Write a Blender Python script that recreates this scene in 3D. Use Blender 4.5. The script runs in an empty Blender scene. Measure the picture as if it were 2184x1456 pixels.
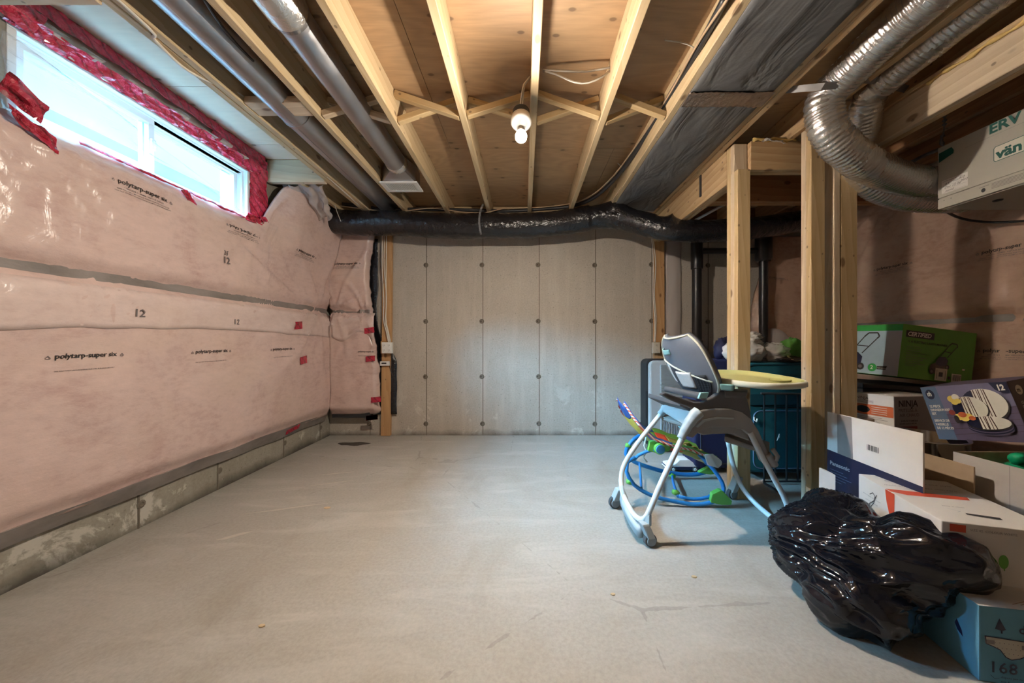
import bpy, bmesh, math, random
from mathutils import Vector, Matrix, noise
random.seed(7)
sc = bpy.context.scene
C = sc.collection
V = Vector
PI = math.pi

# ------------------------------------------------------------------ camera, sky, sun, exposure
FPX, VX, VY, EYE = 730.0, 1118.0, 727.0, 1.0      # focal length and vanishing point in photo pixels, lens height in metres
cam_data = bpy.data.cameras.new('camera')
cam = bpy.data.objects.new('camera', cam_data); C.objects.link(cam)
cam.location = (0, 0, EYE); cam.rotation_euler = (PI / 2, 0, 0)
cam_data.sensor_width = 36; cam_data.lens = FPX / 2184 * 36
cam_data.shift_x = -(VX - 1092) / 2184; cam_data.shift_y = (VY - 728) / 2184
cam_data.clip_start = 0.02
sc.camera = cam

world = bpy.data.worlds.new('overcast_sky'); sc.world = world; world.use_nodes = True
bg = world.node_tree.nodes['Background']
bg.inputs[0].default_value = (0.50, 0.82, 1.0, 1); bg.inputs[1].default_value = 2.2
sun_data = bpy.data.lights.new('daylight', 'SUN')
sun_data.energy = 280.0; sun_data.angle = math.radians(46); sun_data.color = (0.33, 0.65, 1.0)
sun = bpy.data.objects.new('daylight', sun_data); C.objects.link(sun)
sun.rotation_euler = V((-0.80, -0.22, 0.72)).to_track_quat('Z', 'Y').to_euler()
BULB_POWER = 7900.0; BULB_COLOR = (1.0, 0.87, 0.72); BULB_SHOULDER = .012    # the frosted dome throws most of its light downwards
vs = sc.view_settings
vs.view_transform = 'Standard'; vs.look = 'None'; vs.gamma = 1.0; vs.use_curve_mapping = False
vs.exposure = 0.2
sc.cycles.use_denoising = True
sc.cycles.max_bounces = 8; sc.cycles.diffuse_bounces = 5; sc.cycles.adaptive_threshold = .015; sc.cycles.transparent_max_bounces = 12
sc.cycles.sample_clamp_indirect = 6.0

# ------------------------------------------------------------------ helpers
def P(x, y, d):
    """the point seen at photo pixel (x, y) at depth d from the lens"""
    return V(((x - VX) * d / FPX, d, EYE + (VY - y) * d / FPX))

def smooth(a, b, x):
    t = min(1, max(0, (x - a) / (b - a))); return t * t * (3 - 2 * t)

def put(o, parent=None):
    C.objects.link(o)
    if parent is not None:
        o.parent = parent
        o.matrix_parent_inverse = parent.matrix_basis.inverted()
    return o

def tag(o, label=None, cat=None, group=None, kind=None):
    if label: o['label'] = label
    if cat: o['category'] = cat
    if group: o['group'] = group
    if kind: o['kind'] = kind
    return o

def thing(name, label, cat, loc=(0, 0, 0), group=None):
    o = bpy.data.objects.new(name, None); o.location = loc; o.empty_display_size = .05
    C.objects.link(o)
    return tag(o, label, cat, group)

class MB:
    def __init__(s): s.v = []; s.f = []; s.m = []; s.mats = []
    def mi(s, m):
        if m not in s.mats: s.mats.append(m)
        return s.mats.index(m)
    def add(s, vs, fs, m):
        o = len(s.v); s.v += [tuple(p) for p in vs]; k = s.mi(m)
        for f in fs: s.f.append(tuple(o + i for i in f)); s.m.append(k)
        return s
    def hexa(s, p, m):   # p: 4 bottom (ccw from above), 4 top
        return s.add(p, [(3, 2, 1, 0), (4, 5, 6, 7), (0, 1, 5, 4), (1, 2, 6, 5), (2, 3, 7, 6), (3, 0, 4, 7)], m)
    def box(s, a, b, m):
        (x0, y0, z0), (x1, y1, z1) = a, b
        return s.hexa([(x0, y0, z0), (x1, y0, z0), (x1, y1, z0), (x0, y1, z0), (x0, y0, z1), (x1, y0, z1), (x1, y1, z1), (x0, y1, z1)], m)
    def obox(s, o, a, b, c, m):
        o, a, b, c = V(o), V(a), V(b), V(c)
        if a.cross(b).dot(c) < 0: a, b = b, a
        return s.hexa([o, o + a, o + a + b, o + b, o + c, o + a + c, o + a + b + c, o + b + c], m)
    def prism(s, pts, ext, m):
        n = len(pts); pts = [V(p) for p in pts]; e = V(ext)
        nn = V((0, 0, 0))
        for i in range(n): nn += pts[i].cross(pts[(i + 1) % n])
        if nn.dot(e) > 0: pts = pts[::-1]
        vs = pts + [p + e for p in pts]
        fs = [tuple(range(n)), tuple(range(2 * n - 1, n - 1, -1))]
        fs += [((i + 1) % n, i, i + n, (i + 1) % n + n) for i in range(n)]
        return s.add(vs, fs, m)
    def poly(s, pts, m): return s.add(pts, [tuple(range(len(pts)))], m)
    def tube(s, pts, r, m, n=10, step=None, rf=None, closed=False, raw=False):
        pts = [V(p) for p in pts]
        if not raw: pts = spline(pts, step or .03, closed)
        N = len(pts); rings = []; L = 0; up = None; vs = []
        for i, p in enumerate(pts):
            if closed: t = pts[(i + 1) % N] - pts[i - 1]
            else: t = pts[min(i + 1, N - 1)] - pts[max(i - 1, 0)]
            t.normalize()
            if up is None:
                up = V((0, 0, 1)) if abs(t.z) < .9 else V((1, 0, 0))
            up = (up - t * up.dot(t)).normalized(); sd = t.cross(up)
            if i: L += (p - pts[i - 1]).length
            for k in range(n):
                a = 2 * PI * k / n
                rr = (r[min(int(i * len(r) / N), len(r) - 1)] if isinstance(r, (list, tuple)) else r)
                d = sd * math.cos(a) + up * math.sin(a)
                if rf: rr = rf(L, a, p, rr, d)
                vs.append(p + d * rr)
        fs = []
        for i in range(N if closed else N - 1):
            j = (i + 1) % N
            for k in range(n):
                k2 = (k + 1) % n
                fs.append((i * n + k, i * n + k2, j * n + k2, j * n + k))
        if not closed:
            fs.append(tuple(range(n - 1, -1, -1))); fs.append(tuple(range((N - 1) * n, N * n)))
        return s.add(vs, fs, m)
    def lathe(s, prof, o, axis, m, n=24):
        o = V(o); ax = V(axis).normalized()
        u = ax.orthogonal().normalized(); w = ax.cross(u)
        vs = []; fs = []
        for (r, h) in prof:
            for k in range(n):
                a = 2 * PI * k / n
                vs.append(o + ax * h + (u * math.cos(a) + w * math.sin(a)) * max(r, 1e-5))
        for i in range(len(prof) - 1):
            for k in range(n):
                k2 = (k + 1) % n
                fs.append((i * n + k, i * n + k2, (i + 1) * n + k2, (i + 1) * n + k))
        fs.append(tuple(range(n - 1, -1, -1))); N = len(prof)
        fs.append(tuple(range((N - 1) * n, N * n)))
        return s.add(vs, fs, m)
    def grid(s, fn, nu, nv, m, flip=False):
        vs = [fn(i / nu, j / nv) for j in range(nv + 1) for i in range(nu + 1)]
        fs = []
        for j in range(nv):
            for i in range(nu):
                a = j * (nu + 1) + i
                q = (a, a + 1, a + nu + 2, a + nu + 1)
                fs.append(q[::-1] if flip else q)
        return s.add(vs, fs, m)
    def shell(s, fn, nu, nv, thick, m):
        """a closed sheet: fn gives the surface, thick a vector or function giving the back side offset"""
        th = thick if callable(thick) else (lambda u, v: V(thick))
        A = [V(fn(i / nu, j / nv)) for j in range(nv + 1) for i in range(nu + 1)]
        B = [V(fn(i / nu, j / nv)) + V(th(i / nu, j / nv)) for j in range(nv + 1) for i in range(nu + 1)]
        n = len(A); fs = []
        for j in range(nv):
            for i in range(nu):
                a = j * (nu + 1) + i
                fs.append((a, a + 1, a + nu + 2, a + nu + 1)); fs.append((n + a + nu + 1, n + a + nu + 2, n + a + 1, n + a))
        edge = [j for j in range(nu + 1)] + [(j + 1) * (nu + 1) - 1 for j in range(1, nv + 1)] + \
               [nv * (nu + 1) + i for i in range(nu - 1, -1, -1)] + [j * (nu + 1) for j in range(nv - 1, 0, -1)]
        for k in range(len(edge)):
            a, b = edge[k], edge[(k + 1) % len(edge)]
            fs.append((b, a, n + a, n + b))
        return s.add(A + B, fs, m)
    def build(s, name, parent=None, smooth_=False, bevel=0, origin=True):
        me = bpy.data.meshes.new(name)
        vs = s.v; o = V((0, 0, 0))
        if origin and vs:
            lo = [min(p[k] for p in vs) for k in range(3)]; hi = [max(p[k] for p in vs) for k in range(3)]
            o = V(((lo[0] + hi[0]) / 2, (lo[1] + hi[1]) / 2, lo[2]))
            vs = [(p[0] - o.x, p[1] - o.y, p[2] - o.z) for p in vs]
        me.from_pydata(vs, [], s.f)
        for m in s.mats: me.materials.append(m)
        me.polygons.foreach_set('material_index', s.m)
        if bevel:
            bm = bmesh.new(); bm.from_mesh(me)
            es = [e for e in bm.edges if len(e.link_faces) == 2 and e.calc_face_angle(0) > .5]
            bmesh.ops.bevel(bm, geom=es, offset=bevel, segments=2, affect='EDGES', profile=.6)
            bm.to_mesh(me); bm.free()
        if smooth_:
            me.polygons.foreach_set('use_smooth', [True] * len(me.polygons))
            if smooth_ != 'all' and hasattr(me, 'set_sharp_from_angle'): me.set_sharp_from_angle(angle=math.radians(40))
        me.update()
        ob = bpy.data.objects.new(name, me); ob.location = o
        return put(ob, parent)

def spline(pts, step, closed=False):
    out = []; n = len(pts)
    if n < 3 and not closed:
        L = (pts[1] - pts[0]).length; k = max(1, int(L / step))
        return [pts[0].lerp(pts[1], i / k) for i in range(k + 1)]
    rng = range(n if closed else n - 1)
    for i in rng:
        if closed: a, b, c, d = pts[i - 1], pts[i], pts[(i + 1) % n], pts[(i + 2) % n]
        else: a, b, c, d = pts[max(i - 1, 0)], pts[i], pts[i + 1], pts[min(i + 2, n - 1)]
        k = max(1, int((c - b).length / step))
        for j in range(k):
            t = j / k
            out.append(.5 * ((2 * b) + (c - a) * t + (2 * a - 5 * b + 4 * c - d) * t * t + (3 * b - a - 3 * c + d) * t ** 3))
    if not closed: out.append(pts[-1].copy())
    return out

def board(name, a, b, w, h, mat, parent=None, up=(0, 0, 1), bev=.003):
    """a straight piece of lumber from a to b: w across, h along up; its grain follows its local x"""
    a, b = V(a), V(b); x = b - a; L = x.length; x.normalize()
    z = V(up); z = (z - x * z.dot(x)).normalized(); y = z.cross(x)
    me = bpy.data.meshes.new(name)
    bm = bmesh.new(); bmesh.ops.create_cube(bm, size=1)
    for v_ in bm.verts: v_.co = V((v_.co.x * L, v_.co.y * w, v_.co.z * h))
    if bev: bmesh.ops.bevel(bm, geom=bm.edges[:], offset=bev, segments=1, affect='EDGES')
    bm.to_mesh(me); bm.free(); me.materials.append(mat)
    o = bpy.data.objects.new(name, me)
    M = Matrix((x, y, z)).transposed().to_4x4(); M.translation = (a + b) / 2
    o.matrix_basis = M
    return put(o, parent)

_txt = {}
def text2d(s, size, bold=0.0, shear=0.0, align='LEFT', space=1.0):
    key = (s, bold, shear, align, space)
    if key not in _txt:
        cu = bpy.data.curves.new('t', 'FONT'); cu.body = s; cu.size = 1; cu.offset = bold; cu.shear = shear
        cu.align_x = align; cu.resolution_u = 2; cu.fill_mode = 'BOTH' if False else 'FRONT'; cu.space_character = space
        o = bpy.data.objects.new('t', cu); C.objects.link(o)
        dg = bpy.context.evaluated_depsgraph_get(); dg.update()
        me = bpy.data.meshes.new_from_object(o.evaluated_get(dg))
        _txt[key] = ([(v_.co.x, v_.co.y) for v_ in me.vertices], [tuple(p.vertices) for p in me.polygons])
        bpy.data.objects.remove(o); bpy.data.curves.remove(cu); bpy.data.meshes.remove(me)
    vs, fs = _txt[key]
    return [(x * size, y * size) for x, y in vs], fs

class Face:
    """a flat printed face: o top-left corner, u to the right, v downwards, both in metres"""
    def __init__(s, o, u, v):
        s.o = V(o); s.u = V(u).normalized(); s.v = V(v).normalized()
        s.n = s.v.cross(s.u).normalized(); s.mb = MB(); s.k = 0; s.su = s.sv = 1.0
    def at(s, x, y, lift=0): return s.o + s.u * (x * s.su) + s.v * (y * s.sv) + s.n * lift
    def lift(s): s.k += 1; return .0006 + .00025 * s.k
    def poly(s, pts, m):
        l = s.lift(); q = [s.at(x, y, l) for x, y in pts]
        s.mb.poly(q[::-1] if _area(pts) > 0 else q, m); return s
    def rect(s, x0, y0, x1, y1, m): return s.poly([(x0, y0), (x1, y0), (x1, y1), (x0, y1)], m)
    def ell(s, x, y, a, b, m, rot=0, n=24):
        return s.poly([(x + a * math.cos(t) * math.cos(rot) - b * math.sin(t) * math.sin(rot), y + a * math.cos(t) * math.sin(rot) + b * math.sin(t) * math.cos(rot))
                       for t in [2 * PI * i / n for i in range(n)]], m)
    def line(s, pts, w, m):
        for (x0, y0), (x1, y1) in zip(pts, pts[1:]):
            L = math.hypot(x1 - x0, y1 - y0) or 1; nx, ny = -(y1 - y0) / L * w / 2, (x1 - x0) / L * w / 2
            s.poly([(x0 + nx, y0 + ny), (x1 + nx, y1 + ny), (x1 - nx, y1 - ny), (x0 - nx, y0 - ny)], m)
        return s
    def text(s, t, x, y, size, m, **kw):
        vs, fs = text2d(t, size, **kw); l = s.lift()
        s.mb.add([s.at(x + a, y - b, l) for a, b in vs], fs, m); return s
    def build(s, name, parent): return s.mb.build(name, parent)

def _area(p): return sum(p[i][0] * p[(i + 1) % len(p)][1] - p[(i + 1) % len(p)][0] * p[i][1] for i in range(len(p)))

# ------------------------------------------------------------------ materials
class N:
    def __init__(s, name):
        s.m = bpy.data.materials.new(name); s.m.use_nodes = True
        s.t = s.m.node_tree; s.b = s.t.nodes['Principled BSDF']; s.out = s.t.nodes['Material Output']
    def node(s, typ, **kw):
        n = s.t.nodes.new(typ)
        for k, v_ in kw.items(): setattr(n, k, v_)
        return n
    def link(s, a, b): s.t.links.new(a, b)
    def coord(s, kind='Object', scale=(1, 1, 1), rnd=False):
        tc = s.node('ShaderNodeTexCoord'); mp = s.node('ShaderNodeMapping'); mp.inputs['Scale'].default_value = scale
        s.link(tc.outputs[kind], mp.inputs['Vector'])
        if rnd:
            oi = s.node('ShaderNodeObjectInfo'); mu = s.node('ShaderNodeMath', operation='MULTIPLY'); mu.inputs[1].default_value = 37.0
            cb = s.node('ShaderNodeCombineXYZ'); s.link(oi.outputs['Random'], mu.inputs[0])
            for i in range(3): s.link(mu.outputs[0], cb.inputs[i])
            s.link(cb.outputs[0], mp.inputs['Location'])
        return mp.outputs[0]
    def world(s, scale=(1, 1, 1)):
        g = s.node('ShaderNodeNewGeometry'); mp = s.node('ShaderNodeMapping'); mp.inputs['Scale'].default_value = scale
        s.link(g.outputs['Position'], mp.inputs['Vector']); return mp.outputs[0]
    def noise(s, vec, scale, detail=4, rough=.55, dist=0):
        n = s.node('ShaderNodeTexNoise'); n.inputs['Scale'].default_value = scale; n.inputs['Detail'].default_value = detail
        n.inputs['Roughness'].default_value = rough; n.inputs['Distortion'].default_value = dist
        s.link(vec, n.inputs['Vector']); return n.outputs[0]
    def vor(s, vec, scale, feature='F1', dim='3D'):
        n = s.node('ShaderNodeTexVoronoi'); n.voronoi_dimensions = dim; n.feature = feature; n.inputs['Scale'].default_value = scale
        s.link(vec, n.inputs['Vector']); return n.outputs['Distance']
    def wave(s, vec, scale, dist=2, detail=2, bands='X', prof='SIN', dscale=1):
        n = s.node('ShaderNodeTexWave'); n.bands_direction = bands; n.wave_profile = prof
        n.inputs['Scale'].default_value = scale; n.inputs['Distortion'].default_value = dist; n.inputs['Detail'].default_value = detail
        n.inputs['Detail Scale'].default_value = dscale
        s.link(vec, n.inputs['Vector']); return n.outputs[1]
    def ramp(s, fac, stops, interp='LINEAR'):
        n = s.node('ShaderNodeValToRGB'); n.color_ramp.interpolation = interp
        el = n.color_ramp.elements
        while len(el) > 1: el.remove(el[0])
        for i, (p, c) in enumerate(stops):
            e = el[0] if i == 0 else el.new(p)
            e.position = p; e.color = (*c, 1) if len(c) == 3 else c
        s.link(fac, n.inputs[0]); return n.outputs[0]
    def mix(s, fac, a, b, mode='MIX'):
        n = s.node('ShaderNodeMix', data_type='RGBA', blend_type=mode)
        for sock, x in ((n.inputs[0], fac), (n.inputs[6], a), (n.inputs[7], b)):
            if isinstance(x, (int, float)): sock.default_value = x
            elif isinstance(x, tuple): sock.default_value = (*x, 1)
            else: s.link(x, sock)
        return n.outputs[2]
    def math(s, op, a, b=None):
        n = s.node('ShaderNodeMath', operation=op)
        for i, x in enumerate((a, b)):
            if x is None: continue
            if isinstance(x, (int, float)): n.inputs[i].default_value = x
            else: s.link(x, n.inputs[i])
        return n.outputs[0]
    def rng(s, x, a, b, c=0, d=1):
        n = s.node('ShaderNodeMapRange'); s.link(x, n.inputs[0])
        for i, q in enumerate((a, b, c, d)): n.inputs[i + 1].default_value = q
        return n.outputs[0]
    def bump(s, h, strength=.3, dist=.01, sock='Normal', prev=None):
        n = s.node('ShaderNodeBump'); n.inputs['Strength'].default_value = strength; n.inputs['Distance'].default_value = dist
        s.link(h, n.inputs['Height'])
        if prev is not None: s.link(prev, n.inputs['Normal'])
        if sock: s.link(n.outputs[0], s.b.inputs[sock])
        return n.outputs[0]
    def set(s, **kw):
        for k, v_ in kw.items():
            sock = s.b.inputs[k.replace('_', ' ')]
            if isinstance(v_, (int, float)): sock.default_value = v_
            elif isinstance(v_, tuple): sock.default_value = (*v_, 1) if len(v_) == 3 and sock.type == 'RGBA' else v_
            else: s.link(v_, sock)
        return s.m

def plain(name, col, rough=.5, metal=0.0, var=.12, scale=30, bump=0.0, bscale=200, **kw):
    n = N(name); w = n.coord('Object')
    f = n.noise(w, scale, 3)
    c = n.mix(f, tuple(x * (1 - var) for x in col), tuple(min(1, x * (1 + var)) for x in col))
    n.set(Base_Color=c, Roughness=rough, Metallic=metal, **kw)
    if bump: n.bump(n.noise(w, bscale, 3), bump, .012 if bump >= 1 else .004)
    return n.m

def wood(name, light, dark, knots=True, rough=.7, var=.25):
    n = N(name)
    w = n.coord('Object', (1, 1, 1), rnd=True)
    g = n.coord('Object', (.7, 9, 9), rnd=True)
    a = n.wave(n.coord('Object', (.35, 4.5, 4.5), rnd=True), 2.6, 5, 3, 'DIAGONAL', 'SAW', 1.2)
    b = n.noise(g, 9, 5, .6)
    f = n.math('ADD', n.math('MULTIPLY', a, .45), n.math('MULTIPLY', b, .6))
    c = n.ramp(f, [(.2, dark), (.75, light)])
    big = n.noise(w, 1.7, 2)
    c = n.mix(n.rng(big, .35, .7, 0, var), c, tuple(x * .6 for x in dark))
    oi = n.node('ShaderNodeObjectInfo')
    c = n.mix(n.rng(oi.outputs['Random'], 0, 1, 0, .22), c, tuple(x * .75 for x in light))
    if knots:
        k = n.vor(n.coord('Object', (1, 1.9, 1.9), rnd=True), 4.6)
        c = n.mix(n.rng(k, .10, .16, .85, 0), c, (dark[0] * .35, dark[1] * .28, dark[2] * .25))
        nail = n.vor(n.coord('Object', (1, 1.3, 1.3), rnd=True), 11)
        c = n.mix(n.rng(nail, .07, .11, .6, 0), c, (.08, .05, .035))
    n.set(Base_Color=c, Roughness=rough)
    n.bump(b, .25, .003)
    return n.m

M = {}
M['joist'] = wood('joist_wood', (.66, .51, .315), (.52, .375, .20))
M['stud'] = wood('stud_wood', (.66, .49, .27), (.51, .345, .165))
M['stud_pale'] = wood('pale_stud_wood', (.74, .60, .43), (.58, .43, .28))
M['beam'] = wood('beam_wood', (.64, .45, .25), (.47, .29, .14))
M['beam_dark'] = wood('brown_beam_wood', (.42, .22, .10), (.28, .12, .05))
M['furring'] = wood('furring_wood', (.60, .36, .17), (.47, .25, .10))

def plywood(name, tint, contrast=1.0):
    n = N(name); w = n.world((1, 1, 1))
    lo = n.noise(n.world((.55, 1.7, 1)), 1.15, 3, .5, .5)          # cathedral grain: contour lines of a slow noise
    sw = n.math('ADD', n.math('MULTIPLY', n.math('SINE', n.math('MULTIPLY', lo, 120)), .5), .5)
    fine = n.noise(n.world((3, 40, 1)), 3.0, 4)
    f = n.math('ADD', n.math('MULTIPLY', sw, .20), n.math('MULTIPLY', fine, .62))
    c = n.ramp(f, [(.15, tuple(x * (1 - .30 * contrast) for x in tint)), (.7, tint)])
    c = n.mix(n.rng(n.noise(w, 1.3, 3), .35, .7, 0, .35 * contrast), c, (tint[0] * .78, tint[1] * .62, tint[2] * .55))
    k = n.vor(n.world((1.5, 2.7, 1)), 1.9, 'F1', '2D')
    c = n.mix(n.rng(k, .035, .06, .85, 0), c, (.09, .045, .025))
    c = n.mix(n.rng(k, .06, .16, .3, 0), c, tuple(x * .55 for x in tint))
    n.set(Base_Color=c, Roughness=.62)
    n.bump(fine, .12, .002)
    return n.m
M['ply'] = plywood('plywood', (.53, .345, .19))
M['ply_lit'] = plywood('window_lit_plywood', (.86, .67, .53), .35)  # same subfloor plywood, with the window light mixed into its paler colour

def concrete(name, c0, c1, floor=False):
    n = N(name); w = n.world((1, 1, 1))
    big = n.noise(w, .9, 5, .6, .3); mid = n.noise(w, 5, 6, .65); fine = n.noise(w, 70, 4, .7)
    c = n.ramp(n.math('ADD', n.math('MULTIPLY', big, .6), n.math('MULTIPLY', mid, .4)), [(.3, c1), (.68, c0)])
    c = n.mix(n.rng(fine, .38, .72, 0, .42), c, tuple(x * .62 for x in c1))
    if floor:
        tro = n.noise(n.world((.6, 2.4, 1)), 2.1, 5, .6, 1.2)      # trowel sweeps
        c = n.mix(n.rng(tro, .5, .72, 0, .38), c, tuple(min(1, x * 1.28) for x in c0))
        dirt = n.noise(n.world((1.3, .8, 1)), 1.6, 5, .65, .6)
        c = n.mix(n.rng(dirt, .52, .74, 0, .42), c, (c1[0] * .62, c1[1] * .56, c1[2] * .48))
        crack = n.vor(n.world((1, 1, 1)), .55, 'DISTANCE_TO_EDGE')
        wob = n.noise(w, 9, 3)
        ck = n.rng(n.math('ADD', crack, n.math('MULTIPLY', n.math('SUBTRACT', wob, .5), .03)), 0.0, .0011, .3, 0)
        c = n.mix(ck, c, tuple(x * .4 for x in c1))
        spots = n.vor(w, 2.3)
        c = n.mix(n.rng(spots, .02, .05, .45, 0), c, tuple(x * .5 for x in c1))
        n.set(Base_Color=c, Roughness=n.rng(mid, .3, .7, .42, .68), Specular_IOR_Level=.45)
        n.bump(n.math('ADD', mid, n.math('MULTIPLY', fine, .25)), .12, .006)
    else:
        st = n.noise(n.world((7, 7, .7)), 1.6, 4, .6)              # vertical streaks
        c = n.mix(n.rng(st, .5, .75, 0, .35), c, tuple(min(1, x * 1.22) for x in c0))
        pit = n.vor(w, 26)
        c = n.mix(n.rng(pit, .06, .15, .6, 0), c, tuple(x * .42 for x in c1))
        sep = n.node('ShaderNodeSeparateXYZ'); g = n.node('ShaderNodeNewGeometry'); n.link(g.outputs['Position'], sep.inputs[0])
        low = n.rng(sep.outputs[2], .05, .75, 1, 0)                # efflorescence near the floor
        eff = n.noise(w, 4.2, 6, .7, .4)
        c = n.mix(n.math('MULTIPLY', n.rng(eff, .575, .63, 0, .65), low), c, (.70, .67, .60))
        base_dark = n.math('MULTIPLY', n.rng(n.math('ADD', sep.outputs[2], n.math('MULTIPLY', n.noise(w, 3.0, 4), -.16)), -.09, -.02, 1, 0), .85)  # wall colour darkens in a ragged band at the bottom
        c = n.mix(base_dark, c, tuple(x * .16 for x in c1))
        n.set(Base_Color=c, Roughness=.85)
        n.bump(n.math('ADD', n.math('MULTIPLY', n.rng(pit, .04, .14, 0, 1), .7), n.math('MULTIPLY', fine, .5)), .35, .004)
    return n.m
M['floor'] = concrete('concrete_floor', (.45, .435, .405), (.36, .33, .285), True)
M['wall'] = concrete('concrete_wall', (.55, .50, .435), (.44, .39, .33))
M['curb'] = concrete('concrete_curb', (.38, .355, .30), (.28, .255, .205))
M['seam'] = plain('concrete_seam', (.17, .145, .115), .9)
M['tie_hole'] = plain('tie_hole', (.05, .042, .035), .9)

def insulation(name, a, b, film=.9):
    n = N(name); w = n.world((1, 1, 1))
    f1 = n.noise(w, 3.2, 6, .65, .8); f2 = n.noise(n.world((1, 1, 2.2)), 16, 5, .7)
    f = n.math('ADD', n.math('MULTIPLY', f1, .55), n.math('MULTIPLY', f2, .45))
    c = n.ramp(f, [(.32, b), (.5, a), (.68, tuple(min(1, x * 1.12) for x in a))])
    cl = n.noise(n.world((1, 1, 1.6)), 1.5, 4, .6)
    c = n.mix(n.rng(cl, .5, .75, 0, .5), c, (.70, .53, .42))
    n.set(Base_Color=c, Roughness=.75, Coat_Weight=film, Coat_Roughness=.24)
    wr = n.noise(n.world((1, 2.2, 1)), 4.5, 5, .6, 1.8)
    wr2 = n.wave(n.world((1, .6, 1)), 2.3, 14, 3, 'DIAGONAL', 'SIN', .7)
    h = n.math('ADD', wr, n.math('MULTIPLY', wr2, .12))
    n.bump(h, .22, .02, 'Coat Normal')
    n.bump(f2, .25, .01)
    return n.m
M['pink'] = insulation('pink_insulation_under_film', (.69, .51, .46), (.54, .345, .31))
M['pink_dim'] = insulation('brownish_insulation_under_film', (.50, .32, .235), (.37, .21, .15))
M['film_pale'] = insulation('double_film_over_insulation', (.73, .575, .53), (.63, .455, .42))

def thin_fresnel(n, ior, normal=None):
    # thin sheet: the same reflectance whichever side the ray comes from
    g = n.node('ShaderNodeNewGeometry'); fr = n.node('ShaderNodeFresnel')
    n.link(n.rng(g.outputs['Backfacing'], 0, 1, ior, 1 / ior), fr.inputs[0])
    if normal is not None: n.link(normal, fr.inputs['Normal'])
    return fr.outputs[0]

def film(name, col=(.85, .9, .95), haze=.12):
    n = N(name); t = n.t
    tr = n.node('ShaderNodeBsdfTransparent'); gl = n.node('ShaderNodeBsdfGlossy'); gl.inputs['Roughness'].default_value = .12
    df = n.node('ShaderNodeBsdfDiffuse'); df.inputs[0].default_value = (*col, 1)
    bp = n.node('ShaderNodeBump'); bp.inputs['Strength'].default_value = .7; bp.inputs['Distance'].default_value = .03
    n.link(n.noise(n.world((1, .6, 2)), 6, 5, .6, 1.5), bp.inputs['Height'])
    n.link(bp.outputs[0], gl.inputs['Normal']); fr = thin_fresnel(n, 1.35, bp.outputs[0])
    m1 = n.node('ShaderNodeMixShader'); m1.inputs[0].default_value = haze
    n.link(tr.outputs[0], m1.inputs[1]); n.link(df.outputs[0], m1.inputs[2])
    m2 = n.node('ShaderNodeMixShader'); n.link(n.math('MULTIPLY', fr, .9), m2.inputs[0])
    n.link(m1.outputs[0], m2.inputs[1]); n.link(gl.outputs[0], m2.inputs[2])
    n.link(m2.outputs[0], n.out.inputs[0]); return n.m
M['film'] = film('clear_poly_film')
M['haze_film'] = film('hazy_poly_film', (.75, .68, .66), .45)

def glass(name):
    n = N(name)
    tr = n.node('ShaderNodeBsdfTransparent'); tr.inputs[0].default_value = (.86, .97, .97, 1)
    gl = n.node('ShaderNodeBsdfGlossy'); gl.inputs['Roughness'].default_value = .02
    m2 = n.node('ShaderNodeMixShader'); n.link(thin_fresnel(n, 1.3), m2.inputs[0]); n.link(tr.outputs[0], m2.inputs[1]); n.link(gl.outputs[0], m2.inputs[2])
    n.link(m2.outputs[0], n.out.inputs[0]); return n.m
M['glass'] = glass('window_glass')

def tape(name):
    n = N(name); w = n.coord('Object')
    f = n.noise(w, 18, 4, .6, .6)
    c = n.ramp(f, [(.3, (.42, .012, .035)), (.65, (.62, .03, .075))])
    pr = n.wave(n.coord('Object', (1, 1, 1)), 9, 3.0, 3, 'DIAGONAL', 'SIN', 2.5)
    c = n.mix(n.rng(pr, .80, .95, 0, .6), c, (.10, .01, .02))
    n.set(Base_Color=c, Roughness=.25, Coat_Weight=.5)
    n.bump(n.noise(w, 26, 4, .6, 1.2), .9, .02); return n.m
M['tape'] = tape('red_sheathing_tape')

def metal(name, col, rough, nscale=6, bump=.0, metallic=1.0):
    n = N(name); w = n.coord('Object')
    f = n.noise(w, nscale, 4)
    n.set(Base_Color=n.mix(f, tuple(x * .8 for x in col), col), Metallic=metallic, Roughness=n.rng(f, .3, .7, rough * .8, rough * 1.3))
    if bump: n.bump(n.noise(w, 75, 3, .6, .6), bump, .005)
    return n.m
M['galv'] = metal('galvanised_steel', (.52, .53, .57), .36, 9)
M['foil'] = metal('crinkled_foil', (.84, .83, .82), .24, 5, .5, .88)
M['foil_tape'] = metal('brown_foil_tape', (.62, .50, .42), .34, 30, .8)
M['strap'] = metal('strap_steel', (.26, .25, .25), .55, 12)
M['steel'] = metal('polished_steel', (.75, .72, .68), .12, 4)
M['black_poly'] = plain('black_poly_sleeve', (.010, .010, .013), .24, 0, .2, 12, 1.0, 22, Specular_IOR_Level=.6)
n_ = N('black_bag_film'); w_ = n_.coord('Object')
n_.set(Base_Color=(.005, .006, .010), Roughness=.09, Specular_IOR_Level=.55)
n_.bump(n_.noise(n_.coord('Object', (1.0, 2.0, 3.0)), 6, 2, .5, .8), .30, .03)
M['bag'] = n_.m
M['abs'] = plain('black_pipe_plastic', (.012, .012, .014), .3)
M['cable_black'] = plain('black_cable', (.03, .03, .033), .45)
M['cable_tan'] = plain('tan_cable', (.50, .36, .23), .5)
M['cable_orange'] = plain('orange_brown_cable', (.36, .13, .05), .5)
M['cable_white'] = plain('white_cable', (.72, .68, .60), .45)
n_ = N('grey_duct_board'); w_ = n_.world()
f_ = n_.noise(w_, 2.6, 5, .6, .8)
n_.set(Base_Color=n_.ramp(f_, [(.3, (.085, .085, .09)), (.7, (.15, .15, .152))]), Roughness=.55)
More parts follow.
